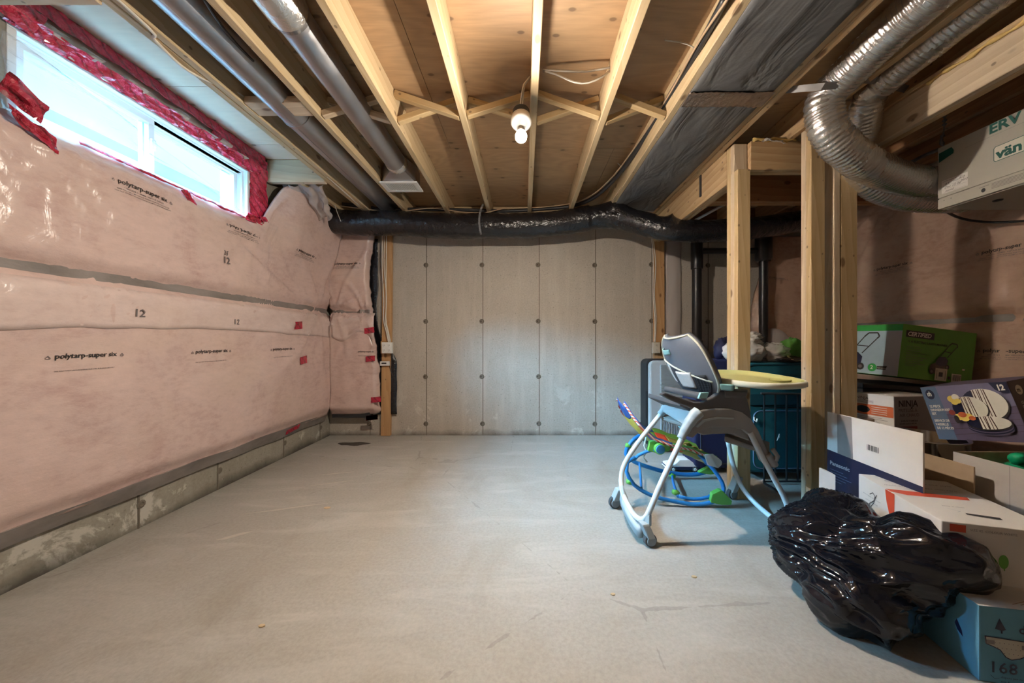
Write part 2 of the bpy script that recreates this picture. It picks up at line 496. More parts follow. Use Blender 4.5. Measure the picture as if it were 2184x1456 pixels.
n_.bump(n_.math('ADD', n_.noise(n_.world((2.2, .8, 1)), 2.4, 3, .5, 1.4), n_.math('MULTIPLY', n_.noise(w_, 90, 3), .03)), .8, .03)
M['duct_board'] = n_.m
M['white'] = plain('white_plastic', (.78, .78, .76), .38, 0, .04)
M['vinyl'] = plain('white_window_vinyl', (.80, .84, .85), .35, 0, .03)
M['porcelain'] = plain('white_porcelain', (.85, .83, .79), .2, 0, .02)
M['cream'] = plain('cream_plastic', (.62, .55, .44), .45, 0, .05)
M['black'] = plain('matt_black', (.01, .01, .012), .6)
M['dark'] = plain('dark_charcoal', (.03, .03, .034), .55)
M['foam'] = plain('yellow_spray_foam', (.72, .50, .18), .7, 0, .3, 40, .8, 30)
n_ = N('lit_bulb'); n_.set(Base_Color=(1.0, .95, .88), Emission_Color=BULB_COLOR, Emission_Strength=BULB_POWER); M['bulb'] = n_.m
n_ = N('lit_bulb_shoulder'); n_.set(Base_Color=(1.0, .95, .88), Emission_Color=BULB_COLOR, Emission_Strength=BULB_POWER * BULB_SHOULDER); M['bulb_shoulder'] = n_.m
n_ = N('lit_bulb_tip'); n_.set(Base_Color=(1.0, .95, .88), Emission_Color=BULB_COLOR, Emission_Strength=BULB_POWER * .4); M['bulb_tip'] = n_.m
M['fence'] = wood('weathered_fence', (.36, .35, .33), (.28, .26, .24), True)
M['well'] = plain('pale_well_concrete', (.30, .36, .37), .8, 0, .1, 5)
M['ground'] = plain('outdoor_ground', (.04, .045, .035), .9, 0, .3, 4)
M['bounce_absorber'] = plain('dark_bounce_absorber', (.10, .07, .06), .85, 0, .2, 12)  # low albedo for the added skin outside the window wall
M['ink'] = plain('black_ink', (.035, .028, .028), .6)
M['ink_grey'] = plain('faded_ink', (.17, .14, .14), .6)
M['card'] = plain('brown_cardboard', (.40, .29, .19), .8, 0, .1, 40)
M['card_white'] = plain('white_cardboard', (.72, .68, .64), .6, 0, .04, 20)
M['card_grey'] = plain('greyish_cardboard', (.50, .46, .43), .75, 0, .07, 30)
M['navy'] = plain('navy_print', (.012, .014, .05), .45)
M['band_grey'] = plain('grey_print', (.27, .24, .23), .5)
M['red'] = plain('orange_red_print', (.62, .08, .035), .5)
M['orange'] = plain('orange_print', (.60, .13, .04), .5)
M['maroon'] = plain('maroon_print', (.25, .045, .035), .5)
M['green'] = plain('leaf_green_print', (.10, .30, .035), .5, 0, .06)
M['green_mid'] = plain('mid_green_print', (.03, .34, .06), .5, 0, .06)
M['sky_print'] = plain('pale_blue_print', (.36, .48, .56), .5, 0, .05)
M['silver_print'] = plain('silver_grey_print', (.42, .41, .43), .45, 0, .04)
M['slate'] = plain('slate_blue_print', (.10, .15, .24), .45)
M['plum'] = plain('violet_grey_print', (.17, .155, .25), .45, 0, .2, 9)
M['plum_dark'] = plain('dark_violet_grey_print', (.115, .09, .15), .45, 0, .25, 9)
M['teal_ink'] = plain('teal_ink', (.01, .10, .085), .5)
M['ivory'] = plain('ivory_print', (.70, .66, .57), .5, 0, .05)
M['blue_dark'] = plain('dark_blue_print', (.012, .015, .045), .4)
M['yellow'] = plain('yellow_print', (.75, .55, .12), .5, 0, .15)
M['brown_ink'] = plain('brown_ink', (.10, .05, .035), .5)
M['brown_print'] = plain('dark_brown_print', (.06, .045, .04), .5)
M['diaper'] = plain('light_blue_carton', (.12, .33, .47), .55, 0, .05)
M['erv'] = plain('beige_enamel', (.46, .43, .37), .42, 0, .03)
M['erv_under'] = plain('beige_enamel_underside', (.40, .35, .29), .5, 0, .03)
# ------------------------------------------------------------------ the room
ZJ, ZP = 2.27, 2.435             # underside of the joists, underside of the subfloor
XL, YB, XR, YF = -2.06, 3.63, 3.05, -1.7
W0, W1, WZ0, WZ1 = 1.36, 2.57, 1.90, 2.285      # window opening in the left wall

def struct(o): o['kind'] = 'structure'; return o

floor = struct(MB().box((-2.3, YF - .2, -.12), (XR + .25, YB + .25, 0), M['floor']).build('floor'))
for (x, y, s, a) in ((-1.18, 2.05, .02, .4), (-.92, 1.2, .012, 1.1), (.35, 1.35, .010, .2), (.72, 1.45, .012, 2.0), (-.35, .98, .011, .8)):
    b = MB(); pts = [V((x + s * math.cos(t + a) * (1 + .4 * math.sin(3 * t)), y + s * .6 * math.sin(t + a), 0)) for t in [k * PI / 3 for k in range(6)]]
    b.prism(pts, (0, 0, .004), M['joist']); b.build('wood_chip', floor)
b = MB()
pts = [V((-1.66 + .15 * math.cos(t) * (1 + .15 * math.sin(3 * t)), 3.33 + .055 * math.sin(t) * (1 + .2 * math.cos(5 * t)), .0)) for t in [k * 2 * PI / 28 for k in range(28)]]
b.prism(pts, (0, 0, .0012), plain('dark_floor_stain', (.055, .045, .035), .8, 0, .5, 25)); b.build('floor_stain', floor)
b = MB()
for (x0, y0, x1, y1, w) in ((-1.62, 1.98, -1.18, 2.12, .010), (-1.55, 1.72, -1.42, 1.80, .02), (-1.55, 2.55, -1.30, 2.62, .006), (-1.50, 2.36, -1.22, 2.46, .007)):
    q = [V((x0, y0, 0)), V((x0 * .66 + x1 * .34, y0 * .66 + y1 * .34 - w, 0)), V((x1, y1, 0)), V((x0 * .4 + x1 * .6, y0 * .4 + y1 * .6 + w, 0))]
    b.prism(q, (0, 0, .001), plain('pale_scrape', (.50, .47, .41), .8))
b.build('paint_scrape', floor)

wl = MB()
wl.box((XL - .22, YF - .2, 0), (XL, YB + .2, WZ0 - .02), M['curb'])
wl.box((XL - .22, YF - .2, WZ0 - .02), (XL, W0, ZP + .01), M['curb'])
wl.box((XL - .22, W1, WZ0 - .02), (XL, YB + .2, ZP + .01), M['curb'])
wl.box((XL - .22, W0, WZ1), (XL, W1, ZP + .01), M['joist'])
wall_left = struct(wl.build('wall_left'))
b = MB(); c0, c1 = XL - .235, XL - .221  # unseen dark skin added outside to cut light bouncing onto the well wall
b.box((c0, -1.7, 1.0), (c1, 6, WZ0 - .03), M['bounce_absorber']); b.box((c0, -1.7, WZ1 + .01), (c1, 6, 2.6), M['bounce_absorber'])
b.box((c0, -1.7, WZ0 - .03), (c1, W0 - .01, WZ1 + .01), M['bounce_absorber']); b.box((c0, W1 + .01, WZ0 - .03), (c1, 6, WZ1 + .01), M['bounce_absorber'])
b.build('added_bounce_absorber', wall_left)
for y in (1.05, 1.827, 2.299, 2.93, 3.45):
    b = MB(); b.box((XL - .002, y - .004, 0), (XL + .004, y + .004, .26), M['seam']); b.build('form_seam', wall_left)
    b = MB(); b.lathe([(0, 0), (.016, 0), (.022, .004), (.012, .007), (.008, .003)], (XL, y + .012, .125), (1, 0, 0), M['seam'], 10); b.build('form_tie', wall_left)

wall_back = struct(MB().box((-2.3, YB, 0), (XR + .25, YB + .22, ZJ - .04), M['wall']).build('wall_back'))
for i in range(-2, 6):
    x = -.438 + .597 * i
    if not -2.0 < x < 2.9: continue
    b = MB(); b.box((x - .0035, YB - .003, 0), (x + .0035, YB + .01, ZJ - .05), M['seam']); b.build('form_seam', wall_back)
    for z in (1.806, 1.209, .622, .124):
        b = MB(); b.lathe([(.020, 0), (.026, .003), (.02, .006), (.012, .004), (.001, .003)], (x - .008 + .004 * math.sin(z * 9 + i), YB, z + .01 * math.sin(i * 3)), (0, -1, 0), M['seam'], 10)
        b.lathe([(.007, .004), (.0065, .0075)], (x - .02, YB, z + .01 * math.sin(i * 3)), (0, -1, 0), M['tie_hole'], 8)
        b.build('form_tie', wall_back)
for i in range(7):
    x0 = [-1.95, -1.17, -.76, -.35, .053, .455, .83, 1.3][i]; x1 = [-1.95, -1.17, -.76, -.35, .053, .455, .83, 1.3][i + 1]
    board('blocking', (x0 + .02, YB + .02, ZP - .085), (x1 - .02, YB + .02, ZP - .085), .038, .15, M['joist'], wall_back)
board('sill_plate', (-2.05, YB + .06, ZJ - .055), (XR, YB + .06, ZJ - .055), .14, .038, M['joist'], wall_back)
MB().box((-2.3, YB + .10, ZJ - .05), (XR + .25, YB + .22, ZP + .02), M['beam_dark']).build('rim_board', wall_back)
wall_right = struct(MB().box((XR, YF - .2, 0), (XR + .22, YB + .2, ZP + .02), M['wall']).build('wall_right'))
wall_front = struct(MB().box((-2.3, YF - .2, 0), (XR + .25, YF, ZP + .02), M['wall']).build('wall_front'))

# ceiling: subfloor sheets, joists, blocking and cross braces
ceiling = struct(MB().box((-2.3, YF - .2, ZP + .018), (XR + .25, YB + .25, ZP + .06), M['ply']).build('ceiling'))
for (ya, yb, xs) in ((-1.69, -1.115, (-1.6, .2, 2.64, 3.04)), (-1.11, .105, (-1.6, -.55, 1.89, 3.04)), (.11, 1.325, (-1.6, .67, 3.04)), (1.33, 2.545, (-1.6, -.55, 1.89, 3.04)), (2.55, 3.70, (-1.6, .67, 3.04))):
    for x0, x1 in zip(xs, xs[1:]):
        b = MB(); b.box((x0 + .0015, ya, ZP), (x1 - .0015, yb, ZP + .0175), M['ply']); b.build('plywood_panel', ceiling)
for (ya, yb) in ((.3, 1.325), (1.33, 1.93), (1.933, 2.5), (2.503, 2.70)):
    b = MB(); b.box((-2.03, ya, ZP), (-1.603, yb, ZP + .0175), M['ply_lit']); b.build('plywood_panel', ceiling)
b = MB(); b.box((-2.05, 2.71, ZP), (-1.603, 3.7, ZP + .0175), M['ply']); b.build('plywood_panel', ceiling)

def joist(x, y0=-1.6, y1=YB + .05, m='joist', w=.038):
    return board('joist', (x, y0, (ZJ + ZP) / 2), (x, y1, (ZJ + ZP) / 2), w, ZP - ZJ, M[m], ceiling)
for x in (-1.563, -1.522, -1.170, -.760, -.348, .053, .455, .830): joist(x)
for x in (1.281, 1.323): joist(x, m='beam')
joist(1.362, 2.3, m='beam')
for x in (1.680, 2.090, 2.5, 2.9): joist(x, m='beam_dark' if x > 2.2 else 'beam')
joist(-1.80, 2.75, 3.58)
ZM = (ZJ + ZP) / 2
board('blocking', (-2.04, 2.735, ZM - .005), (-1.585, 2.735, ZM - .005), .045, ZP - ZJ + .01, M['stud_pale'], ceiling)
board('blocking', (-2.04, 1.265, ZM - .005), (-1.585, 1.265, ZM - .005), .045, ZP - ZJ + .01, M['stud_pale'], ceiling)
board('blocking', (-1.50, 1.885, ZJ + .022), (-1.19, 1.885, ZJ + .022), .11, .038, M['stud_pale'], ceiling)
JX = [-1.170, -.760, -.348, .053, .455, .830]
for i in range(5):
    a, b_ = JX[i] + .02, JX[i + 1] - .02
    lo, hi = ZJ + .020, ZP - .026
    z0, z1 = (hi, lo) if i in (1, 3, 4) else (lo, hi)          # which way the front brace of the pair rises
    board('cross_brace', (a, 1.955, z0), (b_, 1.965, z1), .036, .036, M['stud' if i else 'stud_pale'], ceiling)
    board('cross_brace', (a, 2.010, z1), (b_, 2.000, z0), .036, .036, M['stud' if i else 'stud_pale'], ceiling)
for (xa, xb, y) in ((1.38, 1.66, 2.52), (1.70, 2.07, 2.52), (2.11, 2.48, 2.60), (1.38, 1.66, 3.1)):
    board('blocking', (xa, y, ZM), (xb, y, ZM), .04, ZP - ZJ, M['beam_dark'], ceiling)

# window in the left wall
win = MB(); fx0, fx1 = XL - .11, XL + .004
def frame(mb, y0, y1, z0, z1, w, x0, x1, m):
    mb.box((x0, y0, z0), (x1, y1, z0 + w), m); mb.box((x0, y0, z1 - w), (x1, y1, z1), m)
    mb.box((x0, y0, z0 + w), (x1, y0 + w, z1 - w), m); mb.box((x0, y1 - w, z0 + w), (x1, y1, z1 - w), m)
frame(win, W0, W1, WZ0, WZ1, .028, fx0, fx1, M['vinyl'])
frame(win, W0 + .028, W1 - .028, WZ0 + .028, WZ1 - .028, .012, fx0, fx1 - .03, M['vinyl'])
window = struct(win.build('window_1', bevel=.003))
YM = 1.905
b = MB(); frame(b, W0 + .04, YM + .03, WZ0 + .04, WZ1 - .04, .030, XL - .055, XL - .03, M['vinyl']); b.build('sash', window, bevel=.002)
b = MB(); frame(b, YM, W1 - .04, WZ0 + .04, WZ1 - .04, .024, XL - .09, XL - .065, M['vinyl']); b.build('sash', window, bevel=.002)
b = MB(); b.box((XL - .044, W0 + .068, WZ0 + .068), (XL - .04, YM + .002, WZ1 - .068), M['glass']); b.build('pane', window)
b = MB(); b.box((XL - .080, YM + .022, WZ0 + .062), (XL - .076, W1 - .062, WZ1 - .062), M['glass']); b.build('pane', window)
b = MB(); b.box((XL - .031, YM + .004, 2.07), (XL - .016, YM + .026, 2.13), M['vinyl']); b.box((XL - .018, YM + .010, 2.085), (XL - .006, YM + .020, 2.115), M['vinyl']); b.build('sash_latch', window, bevel=.002)
b = MB()
for k in range(2):
    z = WZ1 - .028 - .012 - .012 * k
    b.box((fx0, W0 + .03, z), (XL - .034 - .02 * k, W1 - .03, z + .004), M['vinyl'])
b.build('sash_track', window)

# outside: well wall, ground, board fence
well = thing('window_well', 'pale concrete window well wall outside the basement window', 'well', (-2.9, 2, 1.7))
MB().box((-3.05, .0, 1.0), (-2.90, 5.2, 2.42), M['well']).build('well_wall', well, bevel=.01)
MB().box((-2.92, .0, 1.0), (-2.285, 5.2, 1.72), M['ground']).build('gravel_bed', well)
g = MB().box((-9, -6, 2.1), (-3.05, 12, 2.32), M['ground']).build('ground'); struct(g)
fe = thing('board_fence', 'pale board fence seen through the window, far side of the yard', 'fence', (-4.6, 3.5, 2.32))
for i in range(17):
    y = 2.9 + i * .165
    board('fence_board', (-4.6 - .01 * (i % 2), y, 2.32), (-4.6 - .01 * (i % 2), y, 3.22 + .012 * math.sin(i * 2.3)), .15, .02, M['fence'], fe, up=(1, 0, 0))
board('fence_rail', (-4.56, 2.8, 3.08), (-4.56, 5.7, 3.08), .05, .08, M['fence'], fe)
board('fence_rail', (-4.56, 2.8, 2.5), (-4.56, 5.7, 2.5), .05, .08, M['fence'], fe)

# ------------------------------------------------------------------ insulation blankets under film
ZB = 1.305
def xl(y, z):
    """room-side surface of the left blanket"""
    n1 = noise.noise(V((y * 1.6, z * 1.6, 3.1))); n2 = noise.noise(V((y * 5, z * 5, 9.4))); n3 = noise.noise(V((y * 16, z * 16, 2)))
    x = -1.985 + .018 * n1 + .009 * n2 + .003 * n3
    d = abs(z - ZB); x -= .045 * math.exp(-(d / .045) ** 2)                     # pinched behind the batten
    x -= .035 * smooth(.34, .25, z)                                             # pinched at the bottom strip
    top = 1.91
    if y > 2.55: top = 1.91 + .36 * smooth(2.58, 2.8, y)
    x -= .045 * smooth(top - .10, top, z) * smooth(2.75, 2.5, y)
    x += smooth(2.62, 2.95, y) * .13 * smooth(1.55, 2.2, z)
    for (y0, z0, a, L, k) in ((1.42, 1.86, .016, .42, 17), (1.66, ZB - .03, .014, .22, 15), (2.50, ZB - .03, .010, .2, 13), (3.30, ZB + .02, .03, .45, 9), (2.45, 1.75, .010, .3, 13), (2.60, 1.92, .02, .3, 13)):
        dy, dz = y - y0, z - z0; r = math.hypot(dy, dz)
        if r < 2.5 * L:
            w = (max(0, math.cos(k * math.atan2(dz, dy) + n1 * 4)) ** 5) * math.exp(-r / L) * smooth(0, .06, r)
            x += a * w
    # the slanting fold near the far corner
    t = (y - 2.36) / (3.2 - 2.36)
    if 0 < t < 1.05:
        zf = 1.72 - t * .40; x -= .03 * math.exp(-((z - zf) / .02) ** 2) * smooth(0, .2, t)
    return x
Y0L, Y1L = -.6, 3.50
def ztop(y): return 1.905 + (smooth(2.58, 2.80, y) + smooth(1.32, 1.2, y)) * .36
def left_fn(u, v):
    y = Y0L + (Y1L - Y0L) * u; zt = ztop(y); z = .245 + (zt - .245) * v
    return V((xl(y, z), y, z))
blanket = thing('insulation_blanket', 'long pink insulation blanket under clear film on the window wall', 'insulation', (-2.02, 1.6, .245))
MB().shell(left_fn, 190, 84, (-.015, 0, 0), M['pink']).build('film_covered_batt', blanket, smooth_='all')
# overlapping second sheet just below the batten (paler)
def lap_fn(u, v):
    y = .2 + 3.28 * u; z = ZB - .045 - (.205 + .02 * math.sin(y * 2.1) + .012 * noise.noise(V((y * 5, 0, 4)))) * v
    return V((xl(y, z) + .004, y, z))
MB().shell(lap_fn, 110, 8, (-.002, 0, 0), M['film_pale']).build('film_overlap', blanket, smooth_='all')
n_ = N('grey_strip_under_film'); w_ = n_.world((1, .5, 1))
n_.set(Base_Color=n_.ramp(n_.noise(w_, 8, 4), [(.3, (.15, .13, .12)), (.7, (.30, .265, .25))]), Roughness=.5, Coat_Weight=.8, Coat_Roughness=.15)
n_.bump(n_.noise(w_, 18, 4), .5, .01); M['strip'] = n_.m
def bat(u, k):
    return V((xl(u, ZB) + .012, u, ZB))
ys = [Y0L + 4.1 * i / 60 for i in range(61)]
b = MB()
for i in range(60):
    ya, yb = ys[i], ys[i + 1]; h = .024
    A = [V((xl(y, ZB) + .010 + .006 * noise.noise(V((y * 6, 1, 1))), y, ZB + s * h + .006 * noise.noise(V((y * 4, s * 3, 7))))) for y, s in ((ya, -1), (yb, -1), (yb, 1), (ya, 1))]
    D = [V((p.x - .03, p.y, p.z)) for p in A]
    b.hexa([D[0], A[0], A[1], D[1], D[3], A[3], A[2], D[2]], M['strip'])
b.build('batten', blanket, smooth_=True)
b = MB()
for i in range(60):
    ya, yb = ys[i], min(ys[i + 1], 3.5)
    A = []
    for y, s in ((ya, 0), (yb, 0), (yb, 1), (ya, 1)):
        z = .188 + .012 * noise.noise(V((y * 3, 2, 2))) if s == 0 else .262 + .006 * noise.noise(V((y * 4, 5, 2)))
        A.append(V((XL + (.022 + .012 * noise.noise(V((y * 3.3, s, 8))) if s == 0 else .05), y, z)))
    D = [V((XL + .003, p.y, p.z)) for p in A]
    b.hexa([D[0], A[0], A[1], D[1], D[3], A[3], A[2], D[2]], M['strip'])
b.build('bottom_strip', blanket, smooth_=True)

# return of the blanket round the corner, on the back wall
def yb_(x, z):
    n1 = noise.noise(V((x * 3, z * 2.2, 13))); n2 = noise.noise(V((x * 9, z * 7, 5)))
    y = 3.50 + .02 * n1 + .010 * n2 + .05 * math.exp(-((z - ZB) / .03) ** 2)
    y += .05 * smooth(.32, .245, z)
    for (x0, z0, k) in ((-1.93, ZB + .02, 11), (-1.62, ZB - .02, 9)):
        r = math.hypot(x - x0, z - z0)
        y -= .03 * (max(0, math.cos(k * math.atan2(z - z0, x - x0) + n1 * 3)) ** 4) * math.exp(-r / .4) * smooth(0, .05, r)
    return y
def back_fn(u, v):
    z = .245 + 1.86 * v; xr = -1.545 + .04 * math.sin(z * 3.1) + .022 * noise.noise(V((0, z * 9, 1))) + .008 * noise.noise(V((0, z * 60, 1)))
    xr -= .03 * smooth(1.2, 1.9, z)
    x = -1.99 + (xr + 1.99) * u
    return V((x, yb_(x, z) + .06 * smooth(.93, 1, u), z))
blanket2 = thing('insulation_blanket', 'narrow pink insulation return on the back wall, left of the outlet furring strip', 'insulation', (-1.75, 3.55, .245))
MB().shell(back_fn, 30, 90, (0, .02, 0), M['pink']).build('film_covered_batt', blanket2, smooth_='all')
def lap2(u, v):
    z = ZB - .02 - (.24 + .05 * math.sin(u * 7)) * v; x = -1.97 + .44 * u
    return V((x, yb_(x, z) - .004, z))
MB().shell(lap2, 20, 8, (0, .002, 0), M['film_pale']).build('film_overlap', blanket2, smooth_='all')
b = MB()
for i in range(9):
    xa, xb = -1.98 + .042 * i, -1.98 + .042 * (i + 1)
    b.obox((xa, yb_(xa, ZB) - .012, ZB - .018), (xb - xa, yb_(xb, ZB) - yb_(xa, ZB), 0), (0, .03, 0), (0, 0, .036), M['strip'])
b.build('batten', blanket2)
MB().box((-1.99, 3.545, .205), (-1.60, 3.625, .262), M['dark']).build('bottom_strip', blanket2, bevel=.008)

# black damp-proof sheet peeping out behind the return
def sheet_fn(u, v):
    z = .23 + 1.84 * v; x = -1.64 + (.30 - .20 * smooth(.75, 1.15, z) + .02 * noise.noise(V((u * 2, z * 4, 6)))) * u
    return V((x, 3.60 + .02 * noise.noise(V((x * 8, z * 4, 2))), z))
o = MB().shell(sheet_fn, 8, 60, (0, .004, 0), M['black_poly']).build('damp_proof_sheet', smooth_='all')
tag(o, 'black plastic sheet edge showing between pink insulation and the left furring strip', 'plastic sheet')

# right wall and its return
def xr_(y, z):
    n1 = noise.noise(V((y * 1.8, z * 1.8, 23))); n2 = noise.noise(V((y * 6, z * 6, 29)))
    x = 2.93 + .02 * n1 + .010 * n2 + .05 * math.exp(-((z - 1.14) / .04) ** 2)
    for (y0, z0, k) in ((2.1, 1.17, 13), (2.75, 2.1, 11), (1.6, 2.0, 13)):
        r = math.hypot(y - y0, z - z0)
        x -= .035 * (max(0, math.cos(k * math.atan2(z - z0, y - y0) + n1 * 4)) ** 4) * math.exp(-r / .5) * smooth(0, .05, r)
    return x
def right_fn(u, v):
    y = 3.52 - 3.2 * u; z = .24 + (2.20 - .24) * v
    return V((xr_(y, z), y, z))
blanket3 = thing('insulation_blanket', 'brownish pink insulation blanket under film on the right wall behind the cartons', 'insulation', (2.95, 2, .24))
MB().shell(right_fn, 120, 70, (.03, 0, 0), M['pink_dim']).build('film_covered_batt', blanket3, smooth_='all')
b = MB()
for i in range(30):
    ya, yb = 3.45 - .1 * i, 3.45 - .1 * (i + 1)
    b.obox((xr_(ya, 1.14) - .012, ya, 1.12), (xr_(yb, 1.14) - xr_(ya, 1.14), yb - ya, 0), (.03, 0, 0), (0, 0, .045), M['strip'])
b.build('batten', blanket3, smooth_=True)
def ret_fn(u, v):
    z = .95 + 1.12 * v; x0 = 2.40 + .05 * noise.noise(V((0, z * 4, 41))) + .10 * smooth(1.45, 1.9, z) - .03 * smooth(1.5, 1.3, z)
    x = x0 + (2.95 - x0) * u
    return V((x, 3.50 + .03 * noise.noise(V((x * 4, z * 2.4, 43))) + .012 * noise.noise(V((x * 14, z * 6, 43))) + .07 * smooth(.1, 0, u), z))
blanket4 = thing('insulation_blanket', 'loose pink insulation flap on the back wall seen between the two stud posts', 'insulation', (2.65, 3.5, .95))
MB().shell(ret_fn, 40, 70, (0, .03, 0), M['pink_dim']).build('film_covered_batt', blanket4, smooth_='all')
def ret2(u, v):
    z = .55 + (.50 + .08 * math.sin(u * 6)) * v; x = 2.36 + .58 * u
    return V((x, 3.46 + .03 * noise.noise(V((x * 6, z * 3, 47))), z))
MB().shell(ret2, 20, 14, (0, .002, 0), M['haze_film']).build('loose_film', blanket4, smooth_='all')

# printing on the film, laid on the blanket's own surface
def print_left(y0, z0, lines, w, fn, parent, tilt=0.0, arrow=True):
    b = MB(); z = z0
    for k, (t, size, m) in enumerate(lines):
        vs, fs = text2d(t, 1, bold=.02 if k == 0 else .01)
        ww = max(p[0] for p in vs); s = (w / ww) if size is None else size; off = (w - ww * s) / 2 if size else 0
        b.add([fn(y0 + off + a * s, z + c * s - tilt * (off + a * s)) for a, c in vs], fs, M[m]); z -= (s * .62 if k == 0 else s * 1.25)
    if arrow:
        for sx in (-.028, w + .010):
            for q in (((0, .0), (.009, .012), (.018, 0), (.014, 0), (.009, .007), (.004, 0)), ((.002, -.004), (.016, -.004), (.016, -.001), (.002, -.001))):
                pts = [fn(y0 + sx + a, z0 + c + .002 - tilt * (sx + a)) for a, c in q]
                b.poly(pts, M['ink_grey'])
    return b.build('lettering', parent)
fl = lambda y, z: V((xl(y, z) + .0025, y, z))
SMALL = [('polytarp-super six', None, 'ink'), ('CAN/CGSB 51.34-M86  VAPOUR BARRIER', .0105, 'ink_grey'), ('0006 POLY TARP 6 MIL VAPOUR BARRIER FILM FOR BUILDING USE', .0085, 'ink_grey'), ('KEEP OUT OF DIRECT SUNLIGHT. COVER PROMPTLY AFTER INSTALLATION', .0078, 'ink_grey')]
for y0 in (1.03, 1.67, 2.31, 2.94): print_left(y0, 1.775, SMALL, .235, fl, blanket, .02)
LOW = [('polytarp-super six', None, 'ink'), ('', .05, 'ink'), ]
for y0 in (.81, 1.445, 2.075, 2.70, 3.335):
    if y0 + .2 > 3.5: continue
    print_left(y0, .925, [('polytarp-super six', None, 'ink')], .225, fl, blanket, -.012)
    print_left(y0, .868, [('0006 POLY TARP VAPOUR BARRIER FILM 6 MIL BUILDING USE ONLY', None, 'ink_grey')], .215, fl, blanket, -.012, False)
for (y0, z0, s, t) in ((1.73, 1.125, .055, '12'), (2.33, 1.115, .05, '12'), (2.24, 1.515, .06, '12')):
    print_left(y0, z0, [(t, s, 'ink_grey')], .06, lambda y, z: V((xl(y, z) + .007, y, z)), blanket, 0, False)
print_left(2.245, 1.57, [('35', .04, 'ink_grey')], .05, fl, blanket, 0, False)
fb = lambda x, z: V((x, yb_(x, z) - .003, z))
print_left(-1.94, 1.775, SMALL, .24, fb, blanket2, -.05)
print_left(-1.70, .885, [('polytarp-super six', None, 'ink')], .17, fb, blanket2, 0, False)
print_left(-1.70, .845, [('0006 POLY TARP VAPOUR BARRIER', None, 'ink_grey')], .17, fb, blanket2, 0, False)
# on the right wall the words run towards the lens
frw = lambda q, z: V((xr_(-q, z) - .0025, -q, z))
for (q, z) in ((-2.84, 1.585), (-2.19, 1.555), (-2.19, .93)): print_left(q, z, SMALL, .235, frw, blanket3, 0)
frr = lambda x, z: V((x, 3.50 + .03 * noise.noise(V((x * 4, z * 2.4, 43))) + .012 * noise.noise(V((x * 14, z * 6, 43))) - .004, z))
print_left(2.44, 1.66, SMALL[1:], .27, frr, blanket4, .10, False)

# red tape patches on the film
def patch(fn, c, w, h, parent, seed):
    rnd = random.Random(seed); b = MB()
    def f(u, v):
        a = (u - .5) * w + .004 * rnd.random(); d = (v - .5) * h + .12 * a + .003 * rnd.random()
        p = fn(c[0] + a, c[1] + d); return p
    b.shell(f, 5, 4, (0, 0, 0.0004), M['tape']); return b.build('tape_patch', parent)
fl2 = lambda y, z: V((xl(y, z) + .009, y, z)); fb2 = lambda x, z: V((x, yb_(x, z) - .006, z))
for i, (x, y) in enumerate(((638, 694), (648, 768))):
    d = 730 * 1.97 / (1118 - x); patch(fl2, (d, 1 + (727 - y) * d / 730), .10, .065, blanket, i)
patch(lambda y, z: V((XL + .034 + (z - .188) / .074 * .03, y, z)), (2.97, .232), .16, .04, blanket, 5)
for i, (x, y, w) in enumerate(((790, 705, .11), (791, 765, .10), (802, 852, .10))):
    patch(lambda x_, z_: V((x_, yb_(min(x_, -1.55), z_) - .012, z_)), ((x - 1118) * 3.5 / 730, 1 + (727 - y) * 3.5 / 730), w, .055, blanket2, 20 + i)
patch(lambda x_, z_: V((x_, 3.50, z_)), (-1.56, .215), .12, .05, blanket2, 30)

# red sheathing tape and film scraps round the window
wt = thing('window_tape', 'crumpled red sheathing tape round the basement window opening', 'tape', (-2.0, 2, 2.2))
def crumple(a, b, wv, amp, seed, n=60, nv=6, m='tape', name='tape_strip', ragged=.15):
    a, b, wv = V(a), V(b), V(wv); nn = (b - a).cross(wv).normalized()
    if nn.x < 0: nn = -nn
    L = (b - a).length
    def f(u, v):
        rag = 1 + ragged * noise.noise(V((u * L * 9, seed, v * 2))) * (1 if v > .5 else 0)
        p = a.lerp(b, u) + wv * (v * rag)
        q = V((u * L * 14, v * 2.4, seed))
        return p + nn * (amp * (.6 * noise.noise(q) + .5 * noise.noise(q * 2.3))) + wv.normalized() * (.25 * amp * noise.noise(q * 1.7 + V((5, 5, 5))))
    mb = MB(); mb.shell(f, n, nv, nn * -.0015, M[m]); return mb.build(name, wt)
HX = -2.02
# face of the header: lower band on the frame, pink gap, upper band
b = MB(); b.shell(lambda u, v: V((HX - .022 + .012 * noise.noise(V((u * 14, v * 3, 3))), W0 - .05 + 1.33 * u, 2.27 + .165 * v)), 50, 6, (-.01, 0, 0), M['pink']); b.build('header_batt', wt, 'all')
crumple((-2.045, W0 - .02, 2.262), (-2.045, W1 + .05, 2.262), (.035, 0, .058), .02, 3, 90)
crumple((HX + .0, W0 - .02, 2.432), (HX + .0, W1 + .10, 2.432), (-.0, 0, -.062), .012, 8, 90)
crumple((HX + .0, 2.22, 2.40), (HX + .0, W1 + .12, 2.40), (-.01, 0, -.105), .022, 12, 40)
crumple((HX - .03, W1 - .01, 2.36), (HX - .03, W1 - .01, 1.86), (.03, .135, 0), .022, 15, 50)
crumple((HX + .012, W1 + .03, 1.95), (HX + .02, W1 + .06, 1.845), (.02, .12, .02), .04, 17, 20)
crumple((HX + .01, W1 - .10, 1.885), (HX + .015, W1 + .08, 1.87), (.01, 0, .05), .03, 19, 20)
crumple((HX, W0 - .05, 1.965), (HX + .01, W0 + .06, 1.90), (.03, .01, .075), .03, 22, 16)
crumple((HX + .02, W0 - .03, 1.93), (HX + .03, W0 + .09, 1.86), (.02, .0, -.07), .03, 25, 16)
